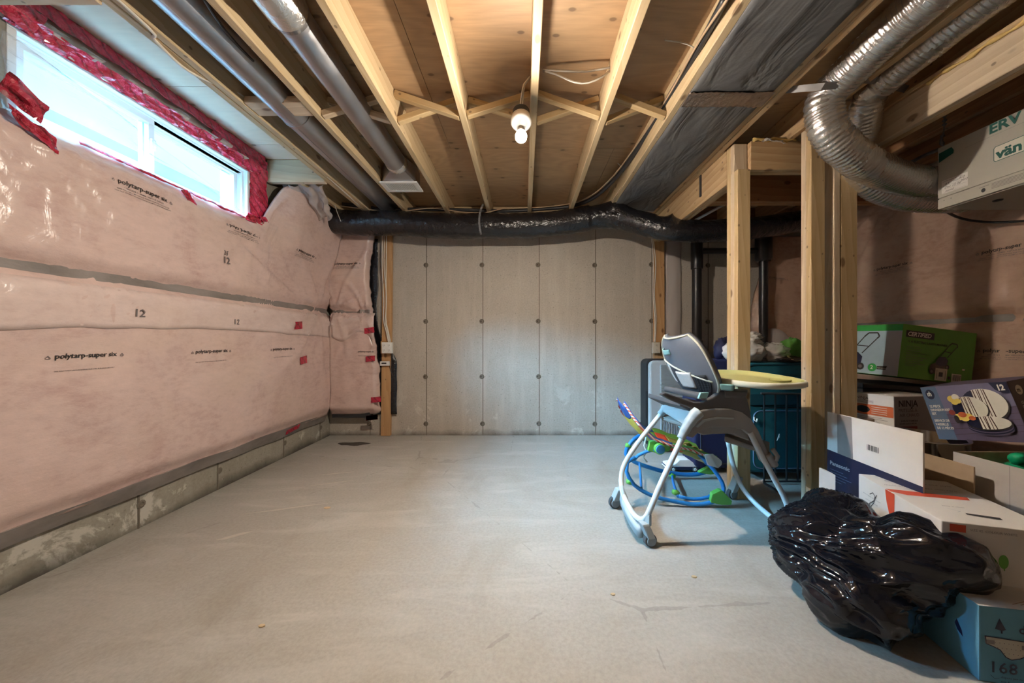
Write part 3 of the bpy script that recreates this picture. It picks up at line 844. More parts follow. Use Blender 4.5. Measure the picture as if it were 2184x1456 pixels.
crumple((HX, W0 - .06, 2.27), (HX, W0 + .05, 2.26), (.02, .03, .10), .03, 28, 16)
crumple((-2.005, 2.00, 1.885), (-1.995, 2.06, 1.80), (.0, .045, .015), .01, 31, 10, name='tape_scrap')
crumple((-2.02, 1.55, 1.91), (-2.02, W1, 1.90), (.012, 0, -.018), .014, 33, 60, 3)
for i in range(7):       # white undersides of torn tape
    y = 1.42 + i * .17 + .05 * math.sin(i * 5)
    crumple((-2.02, y, 2.315), (-2.015, y + .08, 2.31), (.01, .02, .028 * (1 + .5 * math.sin(i * 3))), .018, 40 + i, 10, 3, 'haze_film', 'film_scrap')
# film drawn over the lower left part of the window
fs_ = MB(); fs_.shell(lambda u, v: V((-2.012 + .02 * noise.noise(V((u * 5, v * 3, 71))), W0 - .04 + (1.16 * u), 1.90 + (.30 * (1 - u) ** .8 + .004) * v)), 60, 12, (-.001, 0, 0), M['film'])
fs_.build('clear_film_flap', wt, 'all')
# bunched film in the far corner under the block
cf = MB(); cf.shell(lambda u, v: V((-1.98 + .34 * u * (1 - .3 * v) + .04 * noise.noise(V((u * 6, v * 5, 75))), 2.80 + .30 * v + .05 * noise.noise(V((u * 7, v * 3, 77))), 2.275 - .17 * v + .02 * math.sin(u * 19))), 30, 20, (0, 0, .001), M['haze_film'])
cf.build('bunched_film', wt, 'all')
# ------------------------------------------------------------------ lamp
lamp = thing('ceiling_lamp', 'lit bare bulb in a white porcelain holder hanging from the joists', 'lamp', (-.016, 1.78, 2.13))
LB = V((-.016, 1.758, 2.050)); LH = V((-.016, 1.788, 2.134)); ax = (LB - LH).normalized()
b = MB(); b.lathe([(.001, -.075), (.020, -.075), (.020, -.048), (.052, -.040), (.054, -.020), (.054, -.006), (.044, .002), (.030, .006), (.024, .030), (.001, .030)], LH, ax, M['porcelain'], 32)
b.build('lamp_holder', lamp, 'all')
b = MB(); b.lathe([(.001, -.085), (.045, -.085), (.046, -.030), (.001, -.030)], LH, ax, M['dark'], 20); b.build('junction_box', lamp, True)
R_ = .030
b = MB(); b.lathe([(.014, -.055), (.015, -.036), (.024, -.026), (R_ * math.sin(math.radians(148)) + .002, R_ * math.cos(math.radians(148)))], LB, ax, M['white'], 24); b.build('bulb_neck', lamp, 'all')
def cap(a0, a1, m, name):
    pr = [(R_ * math.sin(math.radians(a)), R_ * math.cos(math.radians(a))) for a in [a0 + (a1 - a0) * i / 10 for i in range(11)]]
    mb = MB(); mb.lathe(pr, LB, ax, m, 24); return mb.build(name, lamp, 'all')
cap(148, 68, M['bulb_shoulder'], 'bulb_shoulder')
cap(68, 38, M['bulb'], 'bulb')
cap(38, 0, M['bulb_tip'], 'bulb_tip')
b = MB(); b.tube([LH - ax * .08, LH - ax * .12 + V((-.004, .01, .02)), P(1117, 180, 1.80), P(1128, 166, 1.79), P(1134, 160, 1.79)], .0042, M['cable_white'], 8)
b.tube([LH - ax * .08 + V((.008, 0, 0)), LH - ax * .12 + V((.006, .01, .02)), P(1119, 181, 1.81), P(1129, 167, 1.80), P(1134, 162, 1.80)], .0042, M['cable_white'], 8)
b.build('cord', lamp, 'all')
b = MB(); b.tube([P(1158, 148, 1.77), P(1200, 151, 1.76), P(1250, 152, 1.75), P(1310, 142, 1.74)], .005, M['cable_white'], 8)
tag(b.build('cable', None, 'all'), 'straighter pale cable running between two joists right of the bulb', 'cable')
b = MB(); b.tube([P(1158, 151, 1.78), P(1185, 158, 1.77), P(1225, 175, 1.75), P(1255, 176, 1.75), P(1285, 163, 1.74), P(1310, 144, 1.745)], .005, M['cable_white'], 8)
tag(b.build('cable', None, 'all'), 'sagging pale cable between two joists right of the bulb', 'cable')

# ------------------------------------------------------------------ round steel ducts in the left bays
def seams(mb, x, z, r, ys, m):
    for y in ys: mb.lathe([(r + .0005, -.012), (r + .004, -.010), (r + .004, .010), (r + .0005, .012)], (x, y, z), (0, 1, 0), m, 28)
d1 = thing('round_duct', 'grey round steel duct in the joist bay nearest the window', 'duct', (-1.345, 1, 2.33), 'round steel ducts')
b = MB(); b.lathe([(.086, -1.55), (.086, 3.42)], (-1.345, 0, 2.345), (0, 1, 0), M['galv'], 40); b.build('duct_pipe', d1, True)
b = MB(); seams(b, -1.345, 2.345, .086, (.2, 2.02), M['galv']); b.build('duct_joint', d1, True)
b = MB(); b.box((-1.349, -1.5, 2.256), (-1.341, 3.40, 2.262), M['galv']); b.build('lock_seam', d1)
d2 = thing('round_duct', 'thinner round steel duct ending in a white floor grille', 'duct', (-.965, 1, 2.33), 'round steel ducts')
b = MB(); b.lathe([(.074, 1.44), (.074, 2.62)], (-.965, 0, 2.345), (0, 1, 0), M['galv'], 36); b.build('duct_pipe', d2, True)
b = MB(); b.lathe([(.082, -1.55), (.082, 1.40), (.074, 1.44)], (-.965, 0, 2.345), (0, 1, 0), M['galv'], 36); b.build('duct_pipe', d2, True)
b = MB(); b.lathe([(.0825, 1.27), (.085, 1.28), (.085, 1.385), (.078, 1.42)], (-.965, 0, 2.345), (0, 1, 0), M['foil'], 36); tag(b.build('foil_tape', d2, True), 'shiny foil tape wrapped round the joint')
b = MB()
gx0, gx1, gy0, gy1, gz = -1.14, -.865, 2.74, 2.875, ZJ + .005
ring = [V((-.965 + .078 * math.cos(t), 2.60, 2.345 + .078 * math.sin(t))) for t in [k * 2 * PI / 24 for k in range(24)]]
def boxpt(t):
    c, s_ = math.cos(t), math.sin(t); q = max(abs(c), abs(s_)); return V((-1.0025 + .1325 * c / q, 2.74, 2.335 + .065 * s_ / q))
rect = [boxpt(k * 2 * PI / 24) for k in range(24)]
b.add(ring + rect, [(k, (k + 1) % 24, 24 + (k + 1) % 24, 24 + k) for k in range(24)], M['galv'])
b.box((gx0 + .008, 2.735, ZJ + .002), (gx1 - .008, gy1 - .006, 2.405), M['galv'])
b.build('register_boot', d2, True)
b = MB(); b.lathe([(.075, 2.55), (.080, 2.56), (.080, 2.60), (.078, 2.605)], (-.965, 0, 2.345), (0, 1, 0), M['foil'], 30); b.build('foil_tape', d2, True)
b = MB(); frame_z = ZJ - .012
b.box((gx0 - .012, gy0 - .02, frame_z), (gx1 + .012, gy0 + .008, frame_z + .012), M['white']); b.box((gx0 - .012, gy1 - .008, frame_z), (gx1 + .012, gy1 + .02, frame_z + .012), M['white'])
b.box((gx0 - .012, gy0 + .008, frame_z), (gx0 + .02, gy1 - .008, frame_z + .012), M['white']); b.box((gx1 - .02, gy0 + .008, frame_z), (gx1 + .012, gy1 - .008, frame_z + .012), M['white'])
b.box((gx0, gy0, frame_z + .010), (gx1, gy1, frame_z + .0125), M['dark'])
gr = b.build('grille', d2, bevel=.002)
for k in range(17):
    x = gx0 + .026 + (gx1 - gx0 - .052) * k / 16
    b = MB(); b.obox((x - .005, gy0 + .006, frame_z + .001), (.007, 0, .004), (0, gy1 - gy0 - .012, 0), (-.001, 0, .005), M['white']); b.build('grille_slat', gr)

# ------------------------------------------------------------------ cables on the joists
def cable(pts, r, m, label, cat='cable', name='cable', n=8):
    mb = MB(); mb.tube(pts, r, M[m], n); return tag(mb.build(name, None, 'all'), label, cat)
cable([V((-1.49, .2, 2.29)), P(262, 8, 1.29), P(330, 85, 1.44), P(400, 150, 1.60), P(480, 188, 1.74), P(520, 207, 1.84), P(545, 245, 1.97), P(575, 262, 2.03), P(612, 298, 2.20), P(650, 322, 2.36), P(690, 368, 2.60), P(735, 410, 2.92), P(770, 440, 3.25)], .006, 'cable_white', 'pale cable stapled along the doubled joist beside the window bay')
cable([P(430, -10, 1.27), P(470, 52, 1.40), P(510, 100, 1.52), P(540, 130, 1.60)], .006, 'cable_black', 'short black cable on the side of the second joist from the window')
cable([P(682, 432, 3.32), P(740, 436, 3.36), P(820, 446, 3.38), P(900, 446, 3.40), P(1000, 448, 3.42), P(1080, 450, 3.42), P(1150, 446, 3.40), P(1215, 440, 3.36), P(1262, 424, 3.22), P(1305, 388, 2.92), P(1345, 338, 2.55), P(1395, 262, 2.15), P(1450, 170, 1.78), P(1500, 85, 1.52), P(1550, -8, 1.31)], .017, 'cable_black', 'thick black insulated line along the back wall top and up the joist bay', 'pipe', 'insulated_line', 10)
cable([P(682, 430, 3.26), P(720, 438, 3.30), P(800, 448, 3.33), P(850, 451, 3.34), P(920, 444, 3.35), P(985, 452, 3.36), P(1030, 454, 3.36), P(1080, 444, 3.36), P(1150, 442, 3.35), P(1215, 434, 3.30), P(1262, 416, 3.15), P(1305, 378, 2.85), P(1350, 320, 2.46), P(1405, 238, 2.04), P(1440, 180, 1.80), P(1490, 90, 1.52), P(1556, -8, 1.28)], .0055, 'cable_tan', 'tan cable following the thick black insulated line')
cable([P(1318, 420, 3.05), P(1345, 372, 2.70), P(1372, 330, 2.45), P(1410, 260, 2.12), P(1450, 195, 1.85), P(1500, 115, 1.60), P(1590, -8, 1.28)], .0045, 'cable_orange', 'thin orange cable beside the joist at the grey panel')
cable([P(1305, 430, 3.1), P(1350, 360, 2.62), P(1392, 300, 2.30), P(1415, 262, 2.12)], .0045, 'cable_tan', 'thin tan cable curving below the joist near the grey panel')
cable([P(1418, 86, 1.60), P(1450, 90, 1.62), P(1478, 100, 1.63), P(1486, 118, 1.64)], .003, 'cable_white', 'loose white cable tie sticking out of the black line in the ceiling')
cable([P(1292, 340, 2.75), P(1312, 344, 2.76), P(1330, 360, 2.78)], .003, 'cable_white', 'loose white tie end near the back end of the black line')
cable([P(1240, 445, 3.34), P(1290, 445, 3.36), P(1330, 432, 3.40), P(1362, 432, 3.44), P(1368, 450, 3.46)], .003, 'cable_tan', 'thin wire looping over the black sleeve at the grey panel end')
cable([P(1060, 452, 3.36), P(1110, 460, 3.4), P(1160, 462, 3.42), P(1200, 456, 3.42)], .004, 'cable_black', 'short black wire hanging behind the middle of the back wall top')

# ------------------------------------------------------------------ grey panel between two joists
pn = thing('duct_panel', 'dark grey sheet panel nailed across a joist bay right of the bulb', 'panel', (1.05, 1.6, 2.26))
pz = ZJ - .010
def pan_fn(y0, y1):
    return lambda u, v: V((.842 + .415 * u, y0 + (y1 - y0) * v, pz - .012 * math.sin(PI * u) * math.sin(PI * v) + .008 * noise.noise(V((u * 3, v * 5, y0)))))
MB().shell(pan_fn(-1.2, 1.735), 16, 60, (0, 0, .006), M['duct_board']).build('panel_sheet', pn, 'all')
MB().shell(pan_fn(1.80, 3.33), 16, 40, (0, 0, .006), M['duct_board']).build('panel_sheet', pn, 'all')
MB().shell(lambda u, v: V((.835 + .43 * u, 1.725 + .105 * v + .008 * noise.noise(V((u * 5, v, 3))), pz - .010 + .006 * noise.noise(V((u * 30, v * 14, 9))))), 60, 10, (0, 0, .004), M['foil_tape']).build('foil_tape', pn, 'all')
MB().box((.842, 3.31, pz - .004), (1.258, 3.345, pz + .05), M['galv']).build('end_cap', pn)

# ------------------------------------------------------------------ beams and posts
bm1 = thing('wood_beam', 'built-up wooden beam running from the left stud post to the back wall', 'beam', (1.39, 2.9, 2.04))
board('beam_ply', (1.367, 2.285, 2.155), (1.367, YB + .03, 2.155), .037, .226, M['beam'], bm1)
board('beam_ply', (1.406, 2.285, 2.155), (1.406, YB + .03, 2.155), .037, .226, M['beam'], bm1)
b = MB(); b.box((1.340, 2.60, 2.10), (1.349, 2.62, 2.262), M['dark']); b.build('nail_plate', bm1)
hd = thing('header', 'short doubled header spanning from the left to the right stud post', 'beam', (1.58, 2.2, 2.09))
board('header_ply', (1.437, 2.19, 2.178), (1.86, 2.19, 2.178), .037, .180, M['beam'], hd)
board('header_ply', (1.437, 2.23, 2.178), (1.86, 2.23, 2.178), .037, .180, M['beam'], hd)
b = MB(); b.tube([V((1.45 + .03 * k, 2.165 + .008 * math.sin(k * 3), 2.272 + .006 * math.sin(k * 1.7))) for k in range(10)], .010, M['foam'], 8, rf=lambda L, a, p, r, d: r * (1 + .7 * noise.noise(p * 40))); b.build('foam_bead', hd, 'all')
b = MB(); b.shell(lambda u, v: V((1.50 + .13 * u, 2.16 - .03 * v - .02 * noise.noise(V((u * 5, v * 3, 2))), 2.262 - .03 * v * u + .015 * noise.noise(V((u * 7, v * 4, 8))))), 12, 5, (0, .002, 0), M['card_white']); b.build('paper_scrap', hd, 'all')
p1 = thing('stud_post', 'left post of ganged studs standing beside the high chair tray', 'post', (1.39, 2.22, 0), 'stud posts')
board('stud', (1.389, 2.180, 0), (1.389, 2.180, 2.086), .082, .037, M['stud'], p1, up=(0, 1, 0))
board('stud', (1.391, 2.219, 0), (1.391, 2.219, 2.268), .085, .038, M['stud_pale'], p1, up=(0, 1, 0))
board('stud', (1.389, 2.258, 0), (1.389, 2.258, 2.268), .084, .037, M['stud'], p1, up=(0, 1, 0))
p2 = thing('stud_post', 'right post of doubled studs nearest the open cartons', 'post', (1.727, 2.05, 0), 'stud posts')
board('stud', (1.727, 2.030, 0), (1.727, 2.030, 2.268), .083, .037, M['stud'], p2, up=(0, 1, 0))
board('stud', (1.729, 2.068, 0), (1.729, 2.068, 2.268), .085, .037, M['stud_pale'], p2, up=(0, 1, 0))
p3 = thing('stud_post', 'stud cluster just right of the tall post, under the silver flexible ducts', 'post', (1.885, 2.05, 0), 'stud posts')
board('stud', (1.838, 2.060, 0), (1.838, 2.060, 2.083), .037, .10, M['stud_pale'], p3, up=(0, 1, 0))
board('stud', (1.910, 2.030, 0), (1.910, 2.030, 2.083), .098, .038, M['stud'], p3, up=(0, 1, 0))
board('stud', (1.912, 2.070, 0), (1.912, 2.070, 2.083), .098, .038, M['stud'], p3, up=(0, 1, 0))
bm2 = thing('wood_beam', 'wooden beam along the ceiling above the beige ventilation unit, with yellow foam on its edge', 'beam', (1.99, 1, 2.09))
board('beam_ply', (1.970, -1.6, 2.165), (1.970, 2.10, 2.165), .037, .160, M['stud_pale'], bm2)
board('beam_ply', (2.010, -1.6, 2.165), (2.010, 2.10, 2.165), .037, .160, M['beam'], bm2)
board('beam_plate', (1.995, -1.6, 2.2575), (1.995, 2.10, 2.2575), .11, .022, M['beam'], bm2)
b = MB(); b.tube([V((1.946, .2 + .05 * k, 2.244 + .005 * math.sin(k * 2.1))) for k in range(30)], .009, M['foam'], 8, step=.012, rf=lambda L, a, p, r, d: r * (1 + .8 * noise.noise(p * 45))); b.build('foam_bead', bm2, 'all')
bx = thing('wood_beam', 'dark brown cross beam seen between the two posts near the back wall', 'beam', (1.7, 2.75, 2.06))
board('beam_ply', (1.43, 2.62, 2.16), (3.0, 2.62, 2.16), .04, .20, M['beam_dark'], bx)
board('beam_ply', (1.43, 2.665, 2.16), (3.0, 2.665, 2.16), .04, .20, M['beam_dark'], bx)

# furring strips with outlets
f1 = tag(board('furring_strip', (-1.455, YB - .022, .005), (-1.435, YB - .022, 2.2), .10, .038, M['furring'], up=(0, 1, 0)), 'upright wooden furring strip with the double outlet, left end of the bare back wall', 'stud')
f2 = tag(board('furring_strip', (1.425, YB - .022, .005), (1.415, YB - .022, 2.2), .11, .038, M['furring'], up=(0, 1, 0)), 'upright wooden furring strip behind the grey suitcase and the high chair', 'stud')
def outlet(name, cx, cz, y, w, h, cols, m, label, parent_board):
    t = thing(name, label, 'outlet', (cx, y, cz - h / 2))
    b = MB(); b.box((cx - w / 2, y - .045, cz - h / 2), (cx + w / 2, y, cz + h / 2), M[m]); b.build('outlet_box', t, bevel=.004)
    b = MB(); b.box((cx - w / 2 + .004, y - .050, cz - h / 2 + .004), (cx + w / 2 - .004, y - .0455, cz + h / 2 - .004), M[m]); b.build('cover_plate', t, bevel=.002)
    for i in range(cols):
        for k in (-1, 1):
            ox = cx + (i - (cols - 1) / 2) * w / cols; oz = cz + k * h * .22
            b = MB(); b.lathe([(.016, 0), (.0155, .003), (.001, .003)], (ox, y - .050, oz), (0, -1, 0), M[m], 14)
            for s_ in (-.006, .006): b.box((ox + s_ - .0012, y - .0537, oz - .002), (ox + s_ + .0012, y - .0529, oz + .008), M['black'])
            b.box((ox - .002, y - .0537, oz - .010), (ox + .002, y - .0529, oz - .006), M['black'])
            b.build('socket', t)
    return t
YS = YB - .042
tag(board('mounting_board', (-1.50, YS - .008, .935), (-1.41, YS - .008, .935), .13, .016, M['furring'], up=(0, 1, 0)), 'small wooden backing board behind the double outlet', 'board')
outlet('outlet', -1.418, .930, YS - .017, .105, .115, 2, 'white', 'white double outlet box with four sockets on the left furring strip', f1)
t = thing('sensor_box', 'small white sensor box with a dark display below the double outlet', 'sensor', (-1.452, YS, .745))
b = MB(); b.box((-1.505, YS - .025, .742), (-1.405, YS, .790), M['white']); b.build('sensor_case', t, bevel=.005)
b = MB(); b.box((-1.485, YS - .0262, .760), (-1.435, YS - .0252, .776), M['dark']); b.build('display', t)
b = MB(); b.tube([V((-1.41, YS - .01, .745)), V((-1.395, YS - .012, .69)), V((-1.375, YS - .012, .64)), V((-1.388, YS - .012, .70)), V((-1.385, YS - .02, .80)), V((-1.39, YS - .02, .87))], .0025, M['dark'], 6); b.build('cord', t, 'all')
outlet('outlet', 1.372, .93, YS - .002, .075, .115, 1, 'cream', 'cream single outlet on the right furring strip behind the high chair back', f2)
yc = YS - .006
for k, (xa, xb, xc) in enumerate(((-1.482, -1.470, -1.412), (-1.462, -1.452, -1.402), (-1.440, -1.445, -1.392))):
    cable([V((xa, yc, 2.18)), V((xa - .004, yc - .003, 1.8)), V((xb + .012 * (k % 2), yc - .002, 1.45)), V((xb, yc - .003, 1.22)), V(((xb + xc) / 2, yc - .008, 1.10)), V((xc, yc - .02, .985))], .0055, 'cable_white',
          ('leftmost', 'middle', 'rightmost')[k] + ' of the three pale cables down the left furring strip')['group'] = 'cables down the left furring strip'
cable([V((1.33, yc, 2.12)), V((1.352, yc, 1.85)), V((1.350, yc, 1.5)), V((1.368, yc, 1.2)), V((1.362, yc, .99))], .0055, 'cable_white', 'left pale cable down the right furring strip to the cream outlet')
cable([V((1.345, yc, 2.12)), V((1.376, yc, 1.80)), V((1.362, yc, 1.5)), V((1.380, yc, 1.25)), V((1.372, yc, .99))], .0055, 'cable_white', 'right pale cable down the right furring strip to the cream outlet')
# translucent plastic strip on the wall right of the strip
o = MB().shell(lambda u, v: V((1.49 + .17 * u + .02 * noise.noise(V((u, v * 5, 4))), YB - .012 - .018 * math.sin(PI * u) + .006 * noise.noise(V((u * 3, v * 6, 3))), .5 + 1.6 * v)), 8, 40, (0, .002, 0), M['haze_film']).build('plastic_sheet', None, 'all')
tag(o, 'hanging strip of hazy plastic film on the back wall beside the black drain pipe', 'plastic sheet')

# ------------------------------------------------------------------ black sleeve duct, drain pipes
b = MB()
pts = [V((-2.0, 3.34, 2.20)), P(700, 468, 3.34), P(750, 476, 3.36), P(850, 476, 3.36), P(940, 482, 3.36), P(1030, 482, 3.36), P(1130, 481, 3.36), P(1200, 475, 3.34), P(1260, 465, 3.30), P(1310, 462, 3.24), P(1360, 474, 3.13), P(1420, 490, 3.02), P(1480, 493, 2.99), P(1550, 491, 3.01), P(1620, 485, 3.05), P(1690, 474, 3.10), P(1775, 459, 3.14)]
def sleeve(L, a, p, r, d):
    w = noise.noise(V((L * 22 + 2.2 * a, a * 1.2, 1))) * .5 + noise.noise(V((L * 60 + 5 * a, a * 2, 5))) * .35
    w2 = noise.noise(V((L * 9, a * .8, 8)))
    tie = 0
    for x0, s_ in ((P(1310, 0, 3.24).x, .16), (P(1425, 0, 3.01).x, .10), (P(1030, 0, 3.36).x, .035)):
        dx = abs(p.x - x0)
        if d.z > 0: tie += s_ * math.exp(-dx / .045) * d.z ** 2
        w2 += .5 * math.exp(-dx / .1) * math.cos(11 * a + 2)
    return r * (1 + .075 * w + .05 * w2) + tie * .5
b.tube(pts, [.118] * 9 + [.110, .102] + [.094] * 6, M['black_poly'], 40, step=.016, rf=sleeve)
sl = tag(b.build('sleeved_duct', None, 'all'), 'black plastic sleeved flexible duct sagging along the top of the back wall', 'duct')
b = MB(); b.tube([P(1030, 436, 3.25), P(1024, 452, 3.215), P(1022, 475, 3.20), P(1026, 500, 3.215)], .010, M['film'], 8); tag(b.build('tie_strap', None, 'all'), 'clear plastic tie holding the black sleeved duct up at mid span', 'strap')
b = MB(); b.tube([P(714, 437, 3.18), P(720, 455, 3.2), P(727, 472, 3.215)], .003, M['cable_white'], 6); tag(b.build('tie_strap', None, 'all'), 'thin white tie in front of the left end of the black sleeved duct', 'strap')
dp = thing('drain_pipe', 'black plastic drain stack standing before the back wall', 'pipe', (1.74, 3.44, 0))
X0, Y0 = 1.735, 3.44
b = MB(); b.lathe([(.046, 0), (.046, 2.02)], (X0, Y0, 0), (0, 0, 1), M['abs'], 28); b.build('pipe', dp, True)
b = MB(); b.lathe([(.046, .90), (.056, .905), (.056, 1.0), (.050, 1.01), (.046, 1.012)], (X0, Y0, 0), (0, 0, 1), M['abs'], 28); b.lathe([(.056, .72), (.085, .76), (.085, .86), (.056, .905)], (X0, Y0, 0), (0, 0, 1), M['abs'], 28); b.build('hub', dp, True)
b = MB(); b.lathe([(.046, 1.72), (.056, 1.725), (.056, 1.99), (.046, 2.0)], (X0, Y0, 0), (0, 0, 1), M['abs'], 28); b.build('tee', dp, True)
b = MB(); b.lathe([(.030, 0), (.030, .66)], (X0, Y0, 1.905), (1, 0, 0), M['abs'], 20); b.build('branch_pipe', dp, True)
b = MB(); b.lathe([(.040, 0), (.040, 2.05)], (2.405, Y0, 0), (0, 0, 1), M['abs'], 24); b.lathe([(.062, 1.80), (.075, 1.83), (.075, 2.05)], (2.405, Y0, 0), (0, 0, 1), M['abs'], 24); b.build('vent_riser', dp, True)
cable([P(1478, 472, 3.3), P(1515, 452, 3.1), P(1556, 430, 2.9)], .012, 'white', 'thin white pipe slanting behind the left stud post below the beam', 'pipe', 'white_pipe', 10)

# ------------------------------------------------------------------ silver flexible ducts
def flex(r, pitch, seed):
    def f(L, a, p, rr, d):
        ph = L / pitch + a / (2 * PI)
        rib = .5 + .5 * math.cos(2 * PI * ph)
        return r * (1 + .075 * rib + .022 * noise.noise(V((p.x * 60, p.y * 60, p.z * 60 + seed))) + .03 * noise.noise(V((p.x * 18, p.y * 18, p.z * 18 + seed))))
    return f
fa = thing('flexible_duct', 'thick silver flexible duct bending down in front, to the ventilation unit', 'duct', (1.6, 1.5, 2.3), 'silver flexible ducts')
b = MB(); b.tube([V((1.54, .3, 2.325)), V((1.545, .9, 2.325)), V((1.555, 1.4, 2.318)), P(1790, 175, 1.68), P(1764, 203, 1.735), P(1757, 235, 1.75), P(1772, 285, 1.76), P(1820, 333, 1.80), P(1885, 368, 1.87), P(1950, 386, 1.93), P(2010, 390, 1.965), P(2060, 388, 1.97)], .078, M['foil'], 36, step=.0048, rf=flex(.078, .020, 1)); b.build('foil_sleeve', fa, 'all')
fb_ = thing('flexible_duct', 'thinner silver flexible duct behind, entering the ventilation unit lower down', 'duct', (1.8, 1.5, 2.3), 'silver flexible ducts')
b = MB(); b.tube([V((1.79, .3, 2.335)), V((1.80, .9, 2.335)), V((1.805, 1.4, 2.332)), P(1878, 180, 1.73), P(1856, 205, 1.79), P(1846, 235, 1.83), P(1840, 275, 1.88), P(1826, 315, 1.93), P(1826, 352, 1.97), P(1860, 395, 2.0), P(1925, 421, 2.02), P(2005, 427, 2.03), P(2060, 426, 2.03)], .068, M['foil'], 30, step=.0048, rf=flex(.068, .020, 7)); b.build('foil_sleeve', fb_, 'all')
b = MB()
sp = [P(1676, 199, 1.765), P(1750, 193, 1.66), P(1815, 187, 1.63), P(1836, 177, 1.66), P(1862, 180, 1.70), P(1895, 190, 1.72), P(1928, 198, 1.76)]
for i in range(len(sp) - 1):
    d = sp[i + 1] - sp[i]; b.obox(sp[i], d, (0, .001, .0015), (0, -.026, .018), M['strap'])
tag(b.build('hanger_strap', None), 'bent grey metal strap holding up both silver ducts', 'strap')

# ------------------------------------------------------------------ ventilation unit
ev = thing('ventilation_unit', 'beige ventilation unit hung from the ceiling, upper right', 'ventilation unit', (2.5, 1.5, 1.71))
EX, EY0, EY1, EZ0, EZ1 = 2.25, 1.12, 1.857, 1.712, 2.046
b = MB(); b.box((EX, EY0, EZ0), (2.70, EY1, EZ1), M['erv']); b.build('casing', ev, bevel=.004)
b = MB(); b.box((EX - .006, EY0, EZ0 + .058), (EX - .0005, EY1, EZ1 - .002), M['erv']); b.build('front_door', ev, bevel=.002)
b = MB(); b.box((EX - .006, EY0, EZ0), (EX - .0005, EY1, EZ0 + .052), M['erv']); b.build('lower_rail', ev, bevel=.002)
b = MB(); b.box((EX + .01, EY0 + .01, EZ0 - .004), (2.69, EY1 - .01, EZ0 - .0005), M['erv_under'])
b.lathe([(.018, 0), (.016, .004), (.001, .004)], (2.38, 1.72, EZ0 - .004), (0, 0, -1), M['black'], 14); b.build('drain_pan', ev)
fc = Face((EX - .0062, EY1, EZ1 - .002), (0, -1, 0), (0, 0, -1))
hh = EZ1 - EZ0
fc.poly([(.006, .032), (.060, .026), (.070, .046), (.068, .062), (.006, .082)], M['teal_ink'])
fc.line([(.115, .062), (.72, .062)], .0012, M['band_grey'])
fc.text('ERV', .205, .048, .062, M['teal_ink'], bold=.035)
fc.poly([(.228, .120), (.46, .120), (.46, .192), (.228, .192), (.222, .185), (.222, .127)], M['teal_ink'])
fc.poly([(.2295, .1225), (.458, .1225), (.458, .1895), (.2295, .1895), (.2245, .184), (.2245, .129)], M['ivory'])
fc.text('v\u00e4n', .232, .180, .062, M['teal_ink'], bold=.04)
fc.rect(.322, .126, .456, .186, M['teal_ink']); fc.text('EE', .33, .180, .062, M['ivory'], bold=.03)
fc.rect(.020, .188, .128, .258, M['card_white']); fc.k += 1
fc.text('RECOMMENDED SETTINGS', .024, .197, .0068, M['ink']); fc.text('HIGH', .070, .212, .010, M['ink_grey']); fc.text('4.5', .034, .216, .016, M['ink'], shear=.3); fc.text('412', .092, .210, .016, M['ink'], shear=.3)
fc.text('Dec 15 06', .032, .234, .016, M['ink'], shear=.4); fc.text('2013', .100, .226, .014, M['ink'], shear=.3); fc.text('tested', .036, .252, .014, M['ink'], shear=.5)
for yy in (.220, .238, .255): fc.line([(.024, yy), (.124, yy)], .0006, M['ink_grey'])
fc.build('printed_labels', ev)
fc = Face((EX - .0062, EY1, EZ0 + .052), (0, -1, 0), (0, 0, -1))
fc.ell(.185, .028, .008, .010, M['dark']); fc.line([(.170, .012), (.205, .010)], .002, M['ink_grey'])
for k in range(5): fc.line([(.215, .010 + .006 * k), (.33, .010 + .006 * k)], .0018, M['ink_grey'])
for yy in (.03, .06): fc.ell(yy, .014, .002, .002, M['dark'], n=8)
fc.build('printed_labels', ev)
b = MB(); b.tube([V((EX + .03, EY1 - .01, EZ1 - .02)), V((EX + .02, EY1 + .005, EZ1 + .04)), V((EX + .03, EY1 - .0, EZ1 + .12)), V((EX + .03, EY1, 2.43))], .008, M['strap'], 8, step=.012, rf=lambda L, a, p, r, d: r * (.8 + .5 * math.sin(L * 300))); b.build('hanger_chain', ev, 'all')
b = MB(); b.tube([V((EX + .03, EY0 + .05, EZ1 - .02)), V((EX + .03, EY0 + .05, 2.43))], .006, M['strap'], 8); b.build('hanger_chain', ev, 'all')
cable([P(2020, 452, 2.05), P(2040, 462, 2.10), P(2070, 470, 2.1), P(2120, 474, 2.05), P(2190, 471, 1.95)], .007, 'black', 'black cable hanging below the ventilation unit')
cable([P(1945, 345, 2.1), P(1975, 330, 2.1), P(2005, 318, 2.0)], .010, 'strap', 'grey metal tube end beside the ventilation unit chain', 'pipe', 'metal_tube')
# ------------------------------------------------------------------ high chair
M['tube_white'] = plain('white_enamel_tube', (.72, .74, .73), .3, 0, .03)
M['hc_grey'] = plain('light_grey_plastic', (.42, .46, .47), .45, 0, .04)
M['hc_taupe'] = plain('taupe_grey_plastic', (.30, .285, .27), .45, 0, .05)
M['hc_dark'] = plain('dark_grey_plastic', (.085, .08, .083), .5, 0, .08)
M['hc_back'] = plain('slate_grey_shell', (.15, .165, .20), .55, 0, .08, 14, .15, 60)
M['hc_panel'] = plain('charcoal_panel', (.05, .055, .07), .55)
M['piping'] = plain('cream_piping', (.58, .57, .47), .5)
M['aqua'] = plain('aqua_plastic', (.30, .56, .55), .35)
M['tray_y'] = plain('pale_yellow_tray', (.66, .65, .27), .25, 0, .03)
M['tray_w'] = plain('tray_rim_white', (.74, .73, .58), .28, 0, .03)
M['wheel'] = plain('dark_rubber', (.07, .075, .08), .6)
M['wheel_hub'] = plain('grey_blue_hub', (.24, .28, .31), .4)
